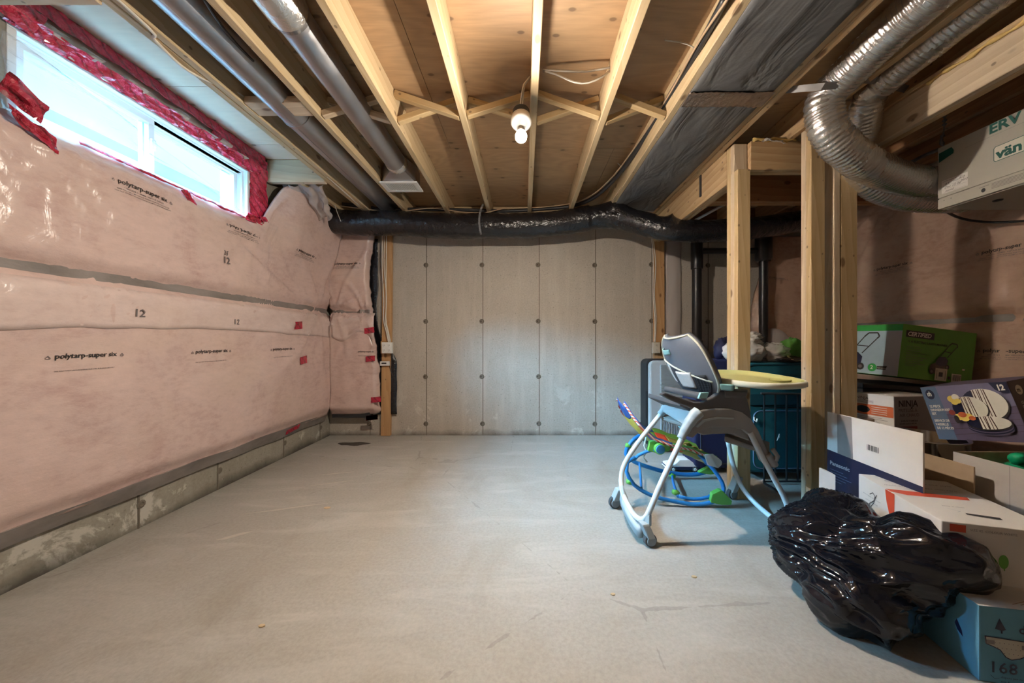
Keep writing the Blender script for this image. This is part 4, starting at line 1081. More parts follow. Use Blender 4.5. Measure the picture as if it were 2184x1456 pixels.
M['paper'] = plain('crinkled_paper', (.60, .58, .56), .7, 0, .1, 40, .5, 60)
hc = thing('high_chair', 'grey and white high chair on casters with a pale yellow tray', 'high chair', (1.0, 1.9, 0))
LAT = V((.22, -.975, 0)).normalized(); FWD = V((.975, .22, 0)).normalized()      # towards the lens / the way it faces
b = MB(); b.tube([P(1470, 903, 1.72), P(1440, 965, 1.71), P(1410, 1030, 1.70), P(1388, 1082, 1.69), P(1374, 1107, 1.70), P(1356, 1102, 1.76), P(1337, 1072, 1.88), P(1326, 1042, 1.98), P(1326, 1008, 2.03), P(1340, 974, 2.05), P(1375, 925, 2.06), P(1412, 880, 2.06)], .0140, M['tube_white'], 12)
b.build('rear_leg', hc, 'all')
b = MB(); b.tube([P(1600, 922, 1.79), P(1625, 972, 1.80), P(1650, 1018, 1.81), P(1671, 1058, 1.82), P(1684, 1092, 1.82), P(1685, 1112, 1.82), P(1668, 1116, 1.86), P(1646, 1103, 1.92), P(1606, 1068, 2.05), P(1580, 1034, 2.12), P(1564, 992, 2.15), P(1553, 942, 2.14)], .0140, M['tube_white'], 12)
b.build('front_leg', hc, 'all')
# grey sleeves where tubes enter the seat
b = MB(); b.tube([P(1490, 878, 1.725), P(1478, 890, 1.722), P(1462, 915, 1.72), P(1452, 935, 1.716)], [.030, .027, .024, .020], M['hc_grey'], 14, step=.008); b.build('leg_sleeve', hc, 'all')
b = MB(); b.tube([P(1424, 864, 2.06), P(1408, 884, 2.06)], [.024, .020], M['hc_grey'], 12, step=.008); b.build('leg_sleeve', hc, 'all')
b = MB(); b.tube([P(1637, 968, 1.80), P(1652, 992, 1.805)], [.018, .021, .021, .019], M['hc_taupe'], 12, step=.008); b.build('leg_sleeve', hc, 'all')
# rear rail with casters
b = MB(); b.tube([P(1326, 1040, 1.985), P(1333, 1075, 1.90), P(1350, 1112, 1.77), P(1368, 1138, 1.69)], .017, M['hc_grey'], 10, rf=lambda L, a, p, r, d: r * (.75 if abs(d.z) < .5 else 1.5)); b.build('rear_rail', hc, 'all')
def caster(c, r, yoke):
    c = V(c); c.z = r + .001; w = .030
    t = MB(); t.lathe([(r * .6, -w / 2), (r, -w / 2 + .004), (r, w / 2 - .004), (r * .6, w / 2)], c, LAT, M['wheel'], 24); o = t.build('caster_wheel', hc, True)
    t = MB(); t.lathe([(r * .78, 0), (r * .74, .004), (.001, .006)], c + LAT * (w / 2), LAT, M['wheel_hub'], 20); t.lathe([(r * .78, 0), (r * .74, .004), (.001, .006)], c - LAT * (w / 2), -LAT, M['wheel_hub'], 20); t.build('wheel_cap', o, True)
    t = MB(); y = V(yoke); d = (y - c); t.obox(c - LAT * .024 - FWD * .020 + V((0, 0, .012)), LAT * .048, FWD * .040, V((d.x, d.y, max(.04, d.z))), M['hc_grey']); t.build('caster_yoke', hc, bevel=.008)
caster(P(1386, 1146, 1.67), .031, P(1372, 1118, 1.68))
caster(P(1311, 1066, 2.05), .036, P(1322, 1045, 2.02))
caster(P(1561, 1050, 2.17), .033, P(1574, 1020, 2.15))
b = MB(); b.hexa([p + V((0, 0, dz)) for dz in (-.03, .03) for p in (P(1360, 1118, 1.73), P(1385, 1112, 1.66), P(1390, 1108, 1.69), P(1366, 1112, 1.76))], M['hc_grey']); b.build('foot_bracket', hc, bevel=.006)

def plane_y(x): return 1.70 + (x - 1380) / 310 * .12
def profile(pts, th, m, name, dy=0.0, parent=hc, bev=.006):
    q = [P(x, y, plane_y(x) + dy) for x, y in pts]
    mb = MB(); mb.prism(q, -LAT * th, m); return mb.build(name, parent, bevel=bev)
arch = [(1466, 908), (1476, 888), (1494, 876), (1525, 871), (1560, 872), (1584, 879), (1602, 893), (1618, 918), (1634, 952), (1650, 990), (1640, 994), (1630, 985), (1618, 955), (1604, 930), (1588, 917), (1560, 911), (1515, 912), (1492, 920), (1478, 934), (1464, 930)]
profile(arch, .035, M['hc_taupe'], 'side_arm')
profile(arch, .035, M['hc_taupe'], 'side_arm', .33)
rib = [(1484, 910), (1500, 895), (1530, 889), (1565, 891), (1566, 894), (1530, 893), (1504, 899), (1489, 912)]
profile(rib, .006, M['hc_grey'], 'arm_ridge', -.007, bev=.0015)
under = [(1486, 914), (1515, 906), (1560, 905), (1590, 912), (1608, 930), (1598, 940), (1575, 930), (1560, 925), (1520, 926), (1500, 928), (1488, 922)]
b = MB(); q = [P(x, y, plane_y(x) + .03) for x, y in under]; b.prism(q, -LAT * .31, M['hc_taupe']); b.build('seat_pan', hc, bevel=.006)
bucket = [(1411, 842), (1419, 837), (1450, 848), (1480, 858), (1500, 858), (1520, 848), (1538, 834), (1588, 838), (1594, 850), (1604, 893), (1598, 896), (1580, 880), (1545, 872), (1500, 873), (1487, 878), (1462, 866), (1430, 853)]
profile(bucket, .028, M['hc_dark'], 'seat_bucket', .012)
profile(bucket, .028, M['hc_dark'], 'seat_bucket', .30)
b = MB(); q = [P(x, y, plane_y(x) + .03) for x, y in ((1452, 856), (1485, 872), (1545, 868), (1590, 880), (1585, 892), (1545, 882), (1490, 886), (1450, 866))]; b.prism(q, -LAT * .29, M['hc_dark']); b.build('seat_base', hc, bevel=.004)
# rear housing between the arms
def quadshell(tl, tr, br, bl, th, m, name, nu=10, nv=8, belly=0.0, parent=hc):
    tl, tr, br, bl = map(V, (tl, tr, br, bl))
    nn = (tr - tl).cross(bl - tl).normalized()
    if nn.y > 0: nn = -nn
    f = lambda u, v: tl.lerp(tr, u).lerp(bl.lerp(br, u), v) + nn * belly * math.sin(PI * u) * math.sin(PI * v)
    mb = MB(); mb.shell(f, nu, nv, -nn * th, m); return mb.build(name, parent, 'all', 0)
b = MB(); tl, tr, br, bl = P(1420, 843, 2.00), P(1476, 866, 1.755), P(1470, 914, 1.745), P(1412, 878, 2.03)
b.hexa([bl, br, br + FWD * .05, bl + FWD * .05, tl, tr, tr + FWD * .05, tl + FWD * .05], M['hc_grey']); b.build('rear_housing', hc, bevel=.012)
b = MB(); b.tube([P(1438, 886, 1.99), P(1444, 902, 1.96), P(1456, 916, 1.92), P(1478, 924, 1.82), P(1485, 918, 1.79), P(1478, 910, 1.80)], .007, M['aqua'], 8); b.build('carry_strap', hc, 'all')
# backrest shell
C0, C1 = V((.955, 1.905, .675)), V((.802, 1.905, 1.018))
UPB = (C1 - C0); NB = UPB.cross(LAT).normalized()
if NB.x > 0: NB = -NB                                              # outwards = away from the sitter
def bw(v): q = abs(2 * v - 1.06) / 1.06; return .172 * max(0, 1 - q ** 2.6) ** .5 + .02 * (1 - v)
def bk(u, v):
    s_ = (u - .5) * 2
    return C0 + UPB * v + LAT * bw(v) * s_ - NB * (.05 * s_ * s_) * (1 if True else 0) + NB * .012 * math.sin(PI * v)
b = MB(); b.shell(bk, 26, 30, -NB * .026, M['hc_back']); b.build('backrest', hc, 'all')
edge = [bk(0, .02 + .965 * i / 24) for i in range(25)] + [bk(i / 10, .985) for i in range(1, 10)] + [bk(1, .985 - .965 * i / 24) for i in range(25)]
b = MB(); b.tube(edge, .006, M['piping'], 8); b.build('edge_piping', hc, 'all')
sub = lambda u0, u1, v0, v1, l: (lambda u, v: bk(u0 + (u1 - u0) * u, v0 + (v1 - v0) * v) + NB * l)
def dive(u): return .60 - .30 * u + .05 * math.sin(PI * u)
b = MB(); b.shell(lambda u, v: bk(.06 + .86 * u, .10 + (dive(u) - .10) * v) + NB * .007, 20, 14, -NB * .005, M['hc_panel']); b.build('back_panel', hc, 'all')
b = MB(); b.tube([bk(.05 + .90 * i / 16, dive(i / 16)) + NB * .006 for i in range(17)], .005, M['piping'], 8); b.build('panel_piping', hc, 'all')
b = MB(); b.shell(sub(.15, .25, .26, .56, .008), 4, 8, -NB * .001, M['white']); b.build('care_label', hc)
b = MB(); b.shell(sub(.40, .70, .22, .47, .014), 8, 8, -NB * .007, M['paper']); b.build('instruction_pocket', hc, 'all')
b = MB(); b.shell(sub(.72, .90, .10, .42, .007), 6, 8, -NB * .002, M['black']); b.build('dark_insert', hc, 'all')
b = MB(); b.shell(lambda u, v: bk(.17 + .24 * u, .74 + .075 * v) + NB * (.006 + .016 * math.sin(PI * u)), 10, 4, -NB * .006, M['aqua']); b.build('recline_handle', hc, 'all')
b = MB(); b.lathe([(.018, -.01), (.018, .29)], P(1497, 845, 1.76), LAT * -1, M['hc_dark'], 12); b.build('hinge_bar', hc, True)
b = MB(); b.obox(P(1490, 850, 1.735), FWD * .05, -LAT * .012, V((.012, 0, .03)), M['aqua']); b.build('hinge_clip', hc, bevel=.003)
for k in range(5):
    v0 = .045; u0 = .2 + .14 * k
    b = MB(); b.shell(lambda u, v: bk(u0 + .025 * u, v0 + .07 * v) + NB * .006, 2, 4, -NB * .004, M['slate']); b.build('webbing_slot', hc)
# tray
TC = V((1.238, 1.900, .775)); TA, TB = .228, .250
def tray_pt(a, k, z):
    c, s_ = math.cos(a), math.sin(a); ex = 2 / 2.6
    px = math.copysign(abs(c) ** ex, c) * TA * k; py = math.copysign(abs(s_) ** ex, s_) * TB * k
    if px < 0: py *= 1 - .10 * (px / TA) ** 2
    return TC + FWD * px - LAT * py + V((0, 0, z + .055 * py))
def ring_loft(mb, rings, n, m, cap0=True, cap1=True):
    vs = [p for r in rings for p in r]; fs = []
    for i in range(len(rings) - 1):
        for k in range(n):
            fs.append((i * n + k, i * n + (k + 1) % n, (i + 1) * n + (k + 1) % n, (i + 1) * n + k))
    if cap0: fs.append(tuple(range(n - 1, -1, -1)))
    if cap1: fs.append(tuple(range((len(rings) - 1) * n, len(rings) * n)))
    mb.add(vs, fs, m)
NT = 56; A_ = [2 * PI * k / NT for k in range(NT)]
b = MB(); ring_loft(b, [[tray_pt(a, k, z) for a in A_] for k, z in ((.90, .002), (.97, .003), (1.0, .008), (1.0, .027), (.985, .032), (.95, .033))], NT, M['tray_w'], True, False); b.build('tray_rim', hc, 'all')
b = MB(); ring_loft(b, [[tray_pt(a, k, z) for a in A_] for k, z in ((.95, .033), (.90, .031), (.86, .018), (.5, .016), (.02, .017))], NT, M['tray_y'], False, True); b.build('tray_top', hc, 'all')
cc = TC + FWD * .12 + LAT * .09 - V((0, 0, .001))
b = MB(); b.lathe([(.048, .013), (.050, .020), (.046, .021), (.043, .014), (.001, .0135)], cc, (0, 0, 1), M['tray_y'], 28); b.build('cup_ring', hc, 'all')
b = MB(); b.hexa([P(1537, 832, 1.70) + V((0, 0, 0)), P(1562, 834, 1.69), P(1566, 833, 1.76), P(1540, 831, 1.77), P(1535, 818, 1.70), P(1564, 820, 1.69), P(1568, 820, 1.76), P(1537, 818, 1.77)], M['aqua']); b.build('tray_latch', hc, bevel=.006)
b = MB(); b.hexa([P(1545, 848, 1.76), P(1592, 846, 1.78), P(1592, 846, 2.06), P(1545, 846, 2.04), P(1545, 832, 1.76), P(1595, 834, 1.78), P(1595, 830, 2.06), P(1545, 828, 2.04)], M['hc_dark']); b.build('tray_mount', hc, bevel=.008)
# footrest with side straps
b = MB(); b.hexa([P(1545, 942, 1.84), P(1640, 972, 1.82), P(1640, 950, 2.08), P(1548, 925, 2.10), P(1545, 930, 1.84), P(1642, 962, 1.82), P(1642, 942, 2.08), P(1548, 914, 2.10)], M['hc_taupe']); b.build('footrest', hc, bevel=.008)
b = MB(); b.hexa([P(1598, 940, 1.80), P(1612, 945, 1.80), P(1612, 940, 1.86), P(1598, 936, 1.86), P(1592, 918, 1.80), P(1608, 924, 1.80), P(1608, 920, 1.86), P(1592, 914, 1.86)], M['hc_dark']); b.build('footrest_bracket', hc, bevel=.004)
b = MB(); b.tube([P(1648, 958, 1.79), P(1658, 972, 1.79), P(1654, 982, 1.79)], .012, M['hc_taupe'], 8); b.build('footrest_latch', hc, 'all')

# ------------------------------------------------------------------ baby rocker
M['rk_blue'] = plain('bright_blue_tube', (.02, .20, .52), .35, 0, .06)
M['rk_green'] = plain('bright_green_plastic', (.16, .48, .08), .4, 0, .05)
M['rk_hub'] = plain('sky_blue_plastic', (.06, .32, .58), .35)
M['f_olive'] = plain('olive_fabric', (.27, .28, .07), .85, 0, .2, 20)
M['f_green'] = plain('green_fabric', (.10, .27, .05), .85, 0, .2, 20)
M['f_yellow'] = plain('yellow_fabric', (.62, .40, .05), .85, 0, .12, 20)
M['f_blue'] = plain('blue_fabric', (.02, .07, .26), .8, 0, .15, 20)
M['f_red'] = plain('red_orange_fabric', (.58, .07, .03), .85, 0, .12, 20)
M['f_cream'] = plain('cream_fabric', (.55, .45, .25), .85, 0, .2, 14)
n_ = N('striped_piping'); w_ = n_.coord('Object')
n_.set(Base_Color=n_.ramp(n_.wave(n_.coord('Object', (1, 1, 1)), 26, .4, 0, 'DIAGONAL'), [(.45, (.60, .09, .05)), (.5, (.68, .62, .55))], 'CONSTANT'), Roughness=.8); M['rk_pipe'] = n_.m
rk = thing('baby_rocker', 'colourful baby rocker with blue tube rails, behind the high chair', 'baby rocker', (.98, 2.25, 0))
def tb(pts, r, m, name, **kw):
    mb = MB(); mb.tube(pts, r, M[m], 10, **kw); return mb.build(name, rk, 'all')
tb([P(1355, 975, 2.11), P(1338, 985, 2.11), P(1336, 1005, 2.10), P(1352, 1033, 2.09), P(1385, 1054, 2.08), P(1425, 1066, 2.07), P(1480, 1075, 2.06), P(1520, 1070, 2.06), P(1542, 1052, 2.06), P(1540, 1028, 2.08), P(1524, 1004, 2.10), P(1504, 982, 2.13), P(1490, 968, 2.15)], .012, 'rk_blue', 'near_rail')
tb([P(1404, 958, 2.13), P(1380, 962, 2.15), P(1362, 970, 2.17), P(1352, 980, 2.18)], .010, 'rk_blue', 'near_arm')
tb([P(1395, 922, 2.46), P(1362, 930, 2.46), P(1342, 948, 2.46), P(1335, 968, 2.46), P(1352, 984, 2.46), P(1390, 998, 2.47), P(1430, 1008, 2.48), P(1475, 1012, 2.48), P(1505, 1006, 2.48), P(1516, 996, 2.48), P(1505, 986, 2.46)], .0145, 'rk_blue', 'far_rail')
tb([P(1434, 1014, 2.47), P(1437, 1032, 2.30), P(1446, 1058, 2.10)], .009, 'rk_blue', 'cross_bar')
tb([P(1364, 986, 2.47), P(1366, 1012, 2.28), P(1368, 1042, 2.09)], .008, 'rk_blue', 'cross_bar')
tb([P(1448, 1058, 2.09), P(1478, 1064, 2.085), P(1510, 1060, 2.08), P(1522, 1052, 2.08)], .010, 'rk_blue', 'inner_bar')
for q in ((1441, 1050, 2.12), (1434, 1014, 2.47), (1343, 1027, 2.10), (1340, 950, 2.46)):
    p = P(*q); mb = MB(); mb.lathe([(.001, -.02), (.015, -.018), (.017, 0), (.015, .018), (.001, .02)], p, (1, .2, -.4), M['rk_green'], 12); mb.build('joint_collar', rk, 'all')
mb = MB(); mb.prism([P(x, y, 2.045) for x, y in ((1516, 1066), (1520, 1054), (1536, 1046), (1542, 1047), (1562, 1068), (1560, 1077), (1540, 1077), (1516, 1072))], (.006, .040, 0), M['rk_green']); mb.build('end_foot', rk, bevel=.005)
mb = MB(); mb.prism([P(x, y, 2.46) for x, y in ((1490, 1008), (1512, 996), (1532, 1010), (1515, 1012))], (.006, .040, 0), M['rk_green']); mb.build('end_foot', rk, bevel=.005)
hp = P(1407, 957, 2.115)
mb = MB(); mb.lathe([(.034, -.012), (.034, .006), (.030, .010)], hp, (0, -1, 0), M['rk_green'], 24); mb.lathe([(.028, .008), (.026, .016), (.001, .018)], hp, (0, -1, 0), M['rk_hub'], 24); mb.build('pivot_hub', rk, True)
mb = MB(); mb.prism([P(x, y, 2.13) for x, y in ((1386, 942), (1400, 938), (1420, 946), (1432, 954), (1428, 962), (1400, 966), (1382, 962))], (0, .03, 0), M['rk_green']); mb.build('pivot_bracket', rk, bevel=.004)
# fabric seat
SP = [P(1330, 872, 2.30), P(1340, 893, 2.30), P(1356, 917, 2.30), P(1380, 938, 2.30), P(1410, 952, 2.30), P(1445, 962, 2.30), P(1480, 976, 2.30), P(1512, 990, 2.30)]
sps = spline(SP, .01)
def seat_fn(u, v):
    i = v * (len(sps) - 1); k = min(int(i), len(sps) - 2); p = sps[k].lerp(sps[k + 1], i - k)
    w = .18 * (1 - .55 * max(0, .18 - v) / .18 - .25 * max(0, v - .8) / .2)
    s_ = (u - .5) * 2
    return p + V((-.02 * s_ * s_, s_ * w, (.05 + .03 * v) * s_ * s_ + .012 * noise.noise(V((u * 5, v * 9, 3)))))
bands = [(0, .10, 'f_blue'), (.10, .27, 'f_yellow'), (.27, .40, 'f_olive'), (.40, .55, 'f_green'), (.55, .66, 'f_red'), (.66, .84, 'f_olive'), (.84, 1, 'f_cream')]
for v0, v1, m in bands:
    mb = MB(); mb.shell(lambda u, v: seat_fn(.10 + .80 * u, v0 + (v1 - v0) * v), 14, 8, (0, 0, .018), M[m]); mb.build('seat_patch', rk, 'all')
for u0 in (0, .90):
    mb = MB(); mb.shell(lambda u, v: seat_fn(u0 + .10 * u, .55 * v), 4, 24, (0, 0, .02), M['f_blue']); mb.build('seat_border', rk, 'all')
    mb = MB(); mb.shell(lambda u, v: seat_fn(u0 + .10 * u, .55 + .45 * v), 4, 20, (0, 0, .02), M['f_green']); mb.build('seat_border', rk, 'all')
mb = MB(); mb.tube([seat_fn(0, i / 30) for i in range(31)], .008, M['rk_pipe'], 8); mb.build('edge_piping', rk, 'all')
mb = MB(); mb.tube([seat_fn(1, i / 30) for i in range(31)], .008, M['rk_pipe'], 8); mb.build('edge_piping', rk, 'all')
fp = seat_fn(.22, .19) + V((.015, 0, .022))
for dx, dz in ((-.012, .008), (.006, .014)):
    mb = MB(); mb.lathe([(.005, 0), (.004, .004), (.001, .005)], fp + V((dx * .7, -.012 + dx, dz)), (.7, -.5, .5), M['ink'], 10); mb.build('button_eye', rk, True)
mb = MB(); mb.tube([fp + V((.012, -.018, -.004)), fp + V((.014, -.006, -.014)), fp + V((.012, .010, -.006))], .002, M['ink'], 6); mb.build('stitched_smile', rk, 'all')
for (u, v, m) in ((.2, .60, 'f_yellow'), (.35, .58, 'f_yellow'), (.25, .63, 'f_blue'), (.15, .575, 'f_cream')):
    mb = MB(); mb.lathe([(.012, 0), (.010, .004), (.001, .005)], seat_fn(u, v) + V((0, 0, .018)), (.2, -.3, .9), M[m], 12); mb.build('seat_dot', rk, True)
for k in range(3):
    mb = MB(); p = [seat_fn(.06 + .05 * k, .62 + .1 * k) + V((0, 0, .03)), seat_fn(.15 + .1 * k, .68 + .08 * k) + V((.02, 0, .06)), seat_fn(.25 + .08 * k, .72 + .08 * k) + V((.02, 0, .03))]
    mb.tube(p, .012, M['f_olive'], 8, rf=lambda L, a, p, r, d: r * (.5 if abs(d.z) > .6 else 1.3)); mb.build('harness_strap', rk, 'all')
u_ = MB(); o = P(1506, 968, 2.20)
u_.hexa([P(1508, 992, 2.08), P(1532, 999, 2.08), P(1540, 992, 2.16), P(1516, 986, 2.16), P(1500, 968, 2.08), P(1514, 968, 2.08), P(1540, 982, 2.16), P(1520, 966, 2.16)], M['white']); u_.build('vibration_unit', rk, bevel=.008)
tb([P(1378, 932, 2.15), P(1374, 950, 2.15), P(1379, 962, 2.16), P(1372, 975, 2.16), P(1380, 985, 2.16)], .005, 'white', 'dangling_tie')

car = thing('toy_car', 'small white and navy toy car on the floor under the rocker', 'toy', (1.2, 2.68, 0))
cy = 2.66
b = MB(); b.prism([V((x, cy - .05, z)) for x, z in ((1.085, .025), (1.10, .055), (1.15, .060), (1.185, .095), (1.26, .095), (1.31, .058), (1.345, .050), (1.35, .025))], (0, .10, 0), M['white']); b.build('car_body', car, bevel=.006)
b = MB(); b.box((1.09, cy - .055, .018), (1.345, cy + .055, .042), M['navy']); b.build('car_sill', car, bevel=.003)
for x in (1.135, 1.30):
    for s_ in (-1, 1):
        b = MB(); b.lathe([(.022, -.01), (.022, .01)], (x, cy + s_ * .048, .023), (0, -1, 0), M['wheel'], 18); w = b.build('wheel', car, True)
        b = MB(); b.lathe([(.014, 0), (.012, .003), (.001, .003)], (x, cy + s_ * .058, .023), (0, s_, 0), M['white'], 5); b.build('wheel_rim', w)

# ------------------------------------------------------------------ suitcases and the wire rack
M['case_grey'] = plain('grey_shell', (.40, .41, .41), .4, 0, .05)
M['case_teal'] = plain('teal_nylon', (.005, .095, .125), .7, 0, .15, 60, .3, 220)
M['case_teal2'] = plain('dark_teal_trim', (.004, .05, .07), .6)
M['case_navy'] = plain('navy_nylon', (.008, .011, .055), .65, 0, .2, 50)
sg = thing('suitcase', 'grey ribbed hard-shell suitcase behind the high chair', 'suitcase', (1.32, 3.2, 0), 'suitcases along the back')
def rrect(x0, x1, z0, z1, r, y, n=6):
    o = []
    for cx, cz, a0 in ((x1 - r, z0 + r, -PI / 2), (x1 - r, z1 - r, 0), (x0 + r, z1 - r, PI / 2), (x0 + r, z0 + r, PI)):
        o += [V((cx + r * math.cos(a0 + PI / 2 * k / n), y, cz + r * math.sin(a0 + PI / 2 * k / n))) for k in range(n + 1)]
    return o
b = MB(); b.prism(rrect(1.105, 1.60, .045, .835, .05, 3.10), (0, .16, 0), M['black']); b.build('rear_shell', sg, bevel=.012)
b = MB(); b.prism(rrect(1.118, 1.59, .055, .825, .05, 3.04), (0, .062, 0), M['case_grey']); b.build('front_shell', sg, bevel=.014)
b = MB(); b.prism(rrect(1.205, 1.56, .62, .795, .02, 3.030), (0, .012, 0), M['case_grey']); b.build('ribbed_panel', sg, bevel=.003)
for k in range(26):
    z = .505 + .0112 * k
    b = MB(); b.box((1.21, 3.024, z), (1.565, 3.042, z + .006), M['case_grey']); b.build('shell_rib', sg, bevel=.002)
for k in range(24):
    x = 1.212 + .0145 * k
    b = MB(); b.obox((x, 3.024, .09), (.006, 0, 0), (0, .018, 0), (0, 0, .40), M['case_grey']); b.build('shell_rib', sg, bevel=.002)
b = MB(); b.box((1.100, 3.095, .30), (1.118, 3.125, .55), M['black']); b.build('side_handle', sg, bevel=.006)
for x in (1.15, 1.55):
    b = MB(); b.lathe([(.024, -.012), (.024, .012)], (x, 3.14, .0245), (1, 0, 0), M['wheel'], 16); b.build('wheel', sg, True)

sn = thing('suitcase', 'dark navy suitcase between the rocker and the left stud post', 'suitcase', (1.42, 2.66, 0), 'suitcases along the back')
b = MB(); b.prism(rrect(1.29, 1.60, .04, .86, .04, 2.58), (0, .22, 0), M['case_navy']); b.build('body', sn, bevel=.015)
b = MB(); b.prism(rrect(1.325, 1.58, .08, .50, .03, 2.565), (0, .018, 0), M['case_navy']); b.build('front_pocket', sn, bevel=.006)
b = MB(); b.tube(rrect(1.325, 1.58, .08, .50, .03, 2.566), .004, M['dark'], 6, closed=True); b.build('zip', sn, 'all')
b = MB(); b.lathe([(.006, 0), (.005, .006), (.001, .006)], (1.385, 2.563, .38), (0, -1, 0), M['strap'], 10); b.build('stud_button', sn, True)
for x in (1.33, 1.56):
    b = MB(); b.lathe([(.022, -.012), (.022, .012)], (x, 2.69, .0225), (1, 0, 0), M['wheel'], 16); b.build('wheel', sn, True)

st = thing('suitcase', 'teal fabric suitcase standing between the two stud posts', 'suitcase', (1.84, 2.55, 0), 'suitcases along the back')
b = MB(); b.prism(rrect(1.585, 2.13, .05, .845, .06, 2.46), (0, .26, 0), M['case_teal']); b.build('body', st, bevel=.02)
b = MB(); b.tube(rrect(1.60, 2.115, .065, .83, .055, 2.462), .007, M['case_teal2'], 8, closed=True); b.build('front_piping', st, 'all')
b = MB(); b.prism(rrect(1.64, 2.08, .09, .50, .05, 2.445), (0, .02, 0), M['case_teal']); b.build('front_pocket', st, bevel=.008)
b = MB(); b.tube(rrect(1.64, 2.08, .09, .50, .05, 2.446), .004, M['slate'], 6, closed=True); b.build('zip', st, 'all')
b = MB(); b.box((1.62, 2.452, .54), (2.10, 2.462, .62), M['case_teal2']); b.build('strap_band', st, bevel=.003)
b = MB(); b.box((1.60, 2.454, .72), (2.11, 2.462, .727), M['case_teal2']); b.box((1.60, 2.454, .755), (2.11, 2.462, .759), M['case_teal2']); b.build('seam_band', st)
b = MB(); b.box((1.875, 2.452, .652), (1.93, 2.460, .662), M['strap']); b.build('name_plate', st)
b = MB(); b.tube([V((1.64, 2.44, .46)), V((1.635, 2.435, .44)), V((1.65, 2.432, .425)), V((1.655, 2.43, .45))], .005, M['white'], 8); b.build('zip_tag', st, 'all')
b = MB(); b.prism([P(1657, 940, 2.42), P(1662, 925, 2.42), P(1663, 925, 2.42), P(1663, 932, 2.42)], (0, .003, 0), M['white']); b.build('torn_sticker', st)
for x in (1.63, 2.08):
    b = MB(); b.lathe([(.026, -.014), (.026, .014)], (x, 2.60, .0265), (1, 0, 0), M['wheel'], 16); b.build('wheel', st, True)
wr = thing('wire_rack', 'black wire rack leaning in front of the teal suitcase', 'rack', (1.8, 2.4, 0))
def rod(a, b_, r, name, m='black'):
    mb = MB(); mb.tube([V(a), V(b_)], r, M[m], 8); mb.build(name, wr, True)
yr = 2.385
rod((1.650, yr, .635), (2.05, yr, .630), .008, 'top_rail', 'strap')
for x in (1.672, 1.750, 1.828, 1.906, 1.984): rod((x, yr, .02), (x, yr, .632), .006, 'upright_bar')
rod((1.665, yr, .022), (2.05, yr, .022), .007, 'bottom_rail'); rod((1.665, yr + .02, .53), (2.05, yr + .02, .53), .005, 'middle_rail')
rod((1.672, yr, .012), (1.672, yr - .13, .010), .008, 'foot'); rod((1.984, yr, .012), (1.984, yr - .13, .010), .008, 'foot')

# plastic bags on the teal suitcase
def blob(name, c, r, m, amp, fr, seed, label, cat, n=40, flat=.0, ridges=(0, 0), group=None):
    c = V(c); mb = MB()
    def f(u, v):
        th = 2 * PI * u; ph = PI * v
        d = V((math.sin(ph) * math.cos(th), math.sin(ph) * math.sin(th), math.cos(ph)))
        q = d * fr + V((seed, seed * 2, 0))
        k = 1 + amp * (noise.noise(q) + .5 * noise.noise(q * 2.3) - .7 * abs(noise.noise(q * 1.6 + V((3, 3, 3)))))
        k += ridges[0] * abs(math.sin(ridges[1] * th + 2 * noise.noise(q))) * math.sin(ph)
        p = V((d.x * r[0], d.y * r[1], d.z * r[2])) * k
        p.z = max(p.z, -r[2] * (1 - flat)); return c + p
    mb.grid(f, n, n // 2, M[m], flip=True)
    return tag(mb.build(name, None, 'all'), label, cat, group)
M['bag_white'] = plain('white_bag_film', (.72, .70, .67), .4, 0, .06, 20, .5, 40)
blob('carrier_bag', (1.64, 2.56, .925), (.145, .12, .095), 'bag_white', .20, 2.2, 1, 'full white plastic carrier bag on the teal suitcase beside the left post', 'bag', ridges=(.05, 7), flat=.2)
blob('bag_knot', (1.66, 2.56, 1.02), (.10, .08, .055), 'bag_white', .45, 3.5, 5, 'gathered top of a white carrier bag lying above the fuller bag', 'bag', ridges=(.10, 9))
blob('clear_bag', (1.86, 2.56, .915), (.12, .09, .07), 'haze_film', .3, 3, 9, 'crumpled clear bag on the teal suitcase between the posts', 'bag')
blob('snack_bag', (2.00, 2.56, .935), (.10, .07, .085), 'f_green', .3, 3, 14, 'green printed bag on the teal suitcase beside the right post', 'bag', 24)
blob('dark_bag', (1.545, 2.64, .925), (.08, .06, .10), 'case_navy', .35, 3, 18, 'dark navy bag on the navy suitcase, left of the left post', 'bag', 24, .2)
blob('dark_cloth', (1.95, 2.50, .867), (.12, .06, .022), 'brown_print', .3, 3, 24, 'dark cloth lying on the right end of the teal suitcase', 'cloth', 24)
cable([V((1.90, 2.47, .895)), V((1.915, 2.455, .868)), V((1.95, 2.45, .860)), V((1.985, 2.45, .865)), V((2.0, 2.45, .862))], .006, 'f_cream', 'pinkish strap end hanging over the top edge of the teal suitcase', 'strap', 'bag_strap')
# ------------------------------------------------------------------ cartons
def carton(name, label, tl, tr, bl, depth, mat, group=None, top=None, bev=.003):
    """box whose front face has these top-left, top-right, bottom-left corners; returns thing, faces and axes"""
    tl, tr, bl = V(tl), V(tr), V(bl)
    v = bl - tl; h = v.length; v.normalize(); u = tr - tl; u = u - v * u.dot(v); w = u.length; u.normalize()
    n = v.cross(u).normalized()                       # outwards of the front
    lo = min((tl + v * h - n * depth).z, (tl + v * h).z, (tl + u * w + v * h).z)
    t = thing(name, label, 'box', tuple((tl + u * w / 2 + v * h - n * depth / 2).xy) + (lo,), group)
    b = MB(); b.obox(tl + v * h, u * w, -n * depth, -v * h, mat); b.build('carton_body', t, bevel=bev)
    front = Face(tl, u, v)
    left = Face(tl - n * depth, n, v)
    topf = Face(tl - n * depth, u, n)
    right = Face(tl + u * w, -n, v)
    return t, front, left, topf, right, (w, h, depth)

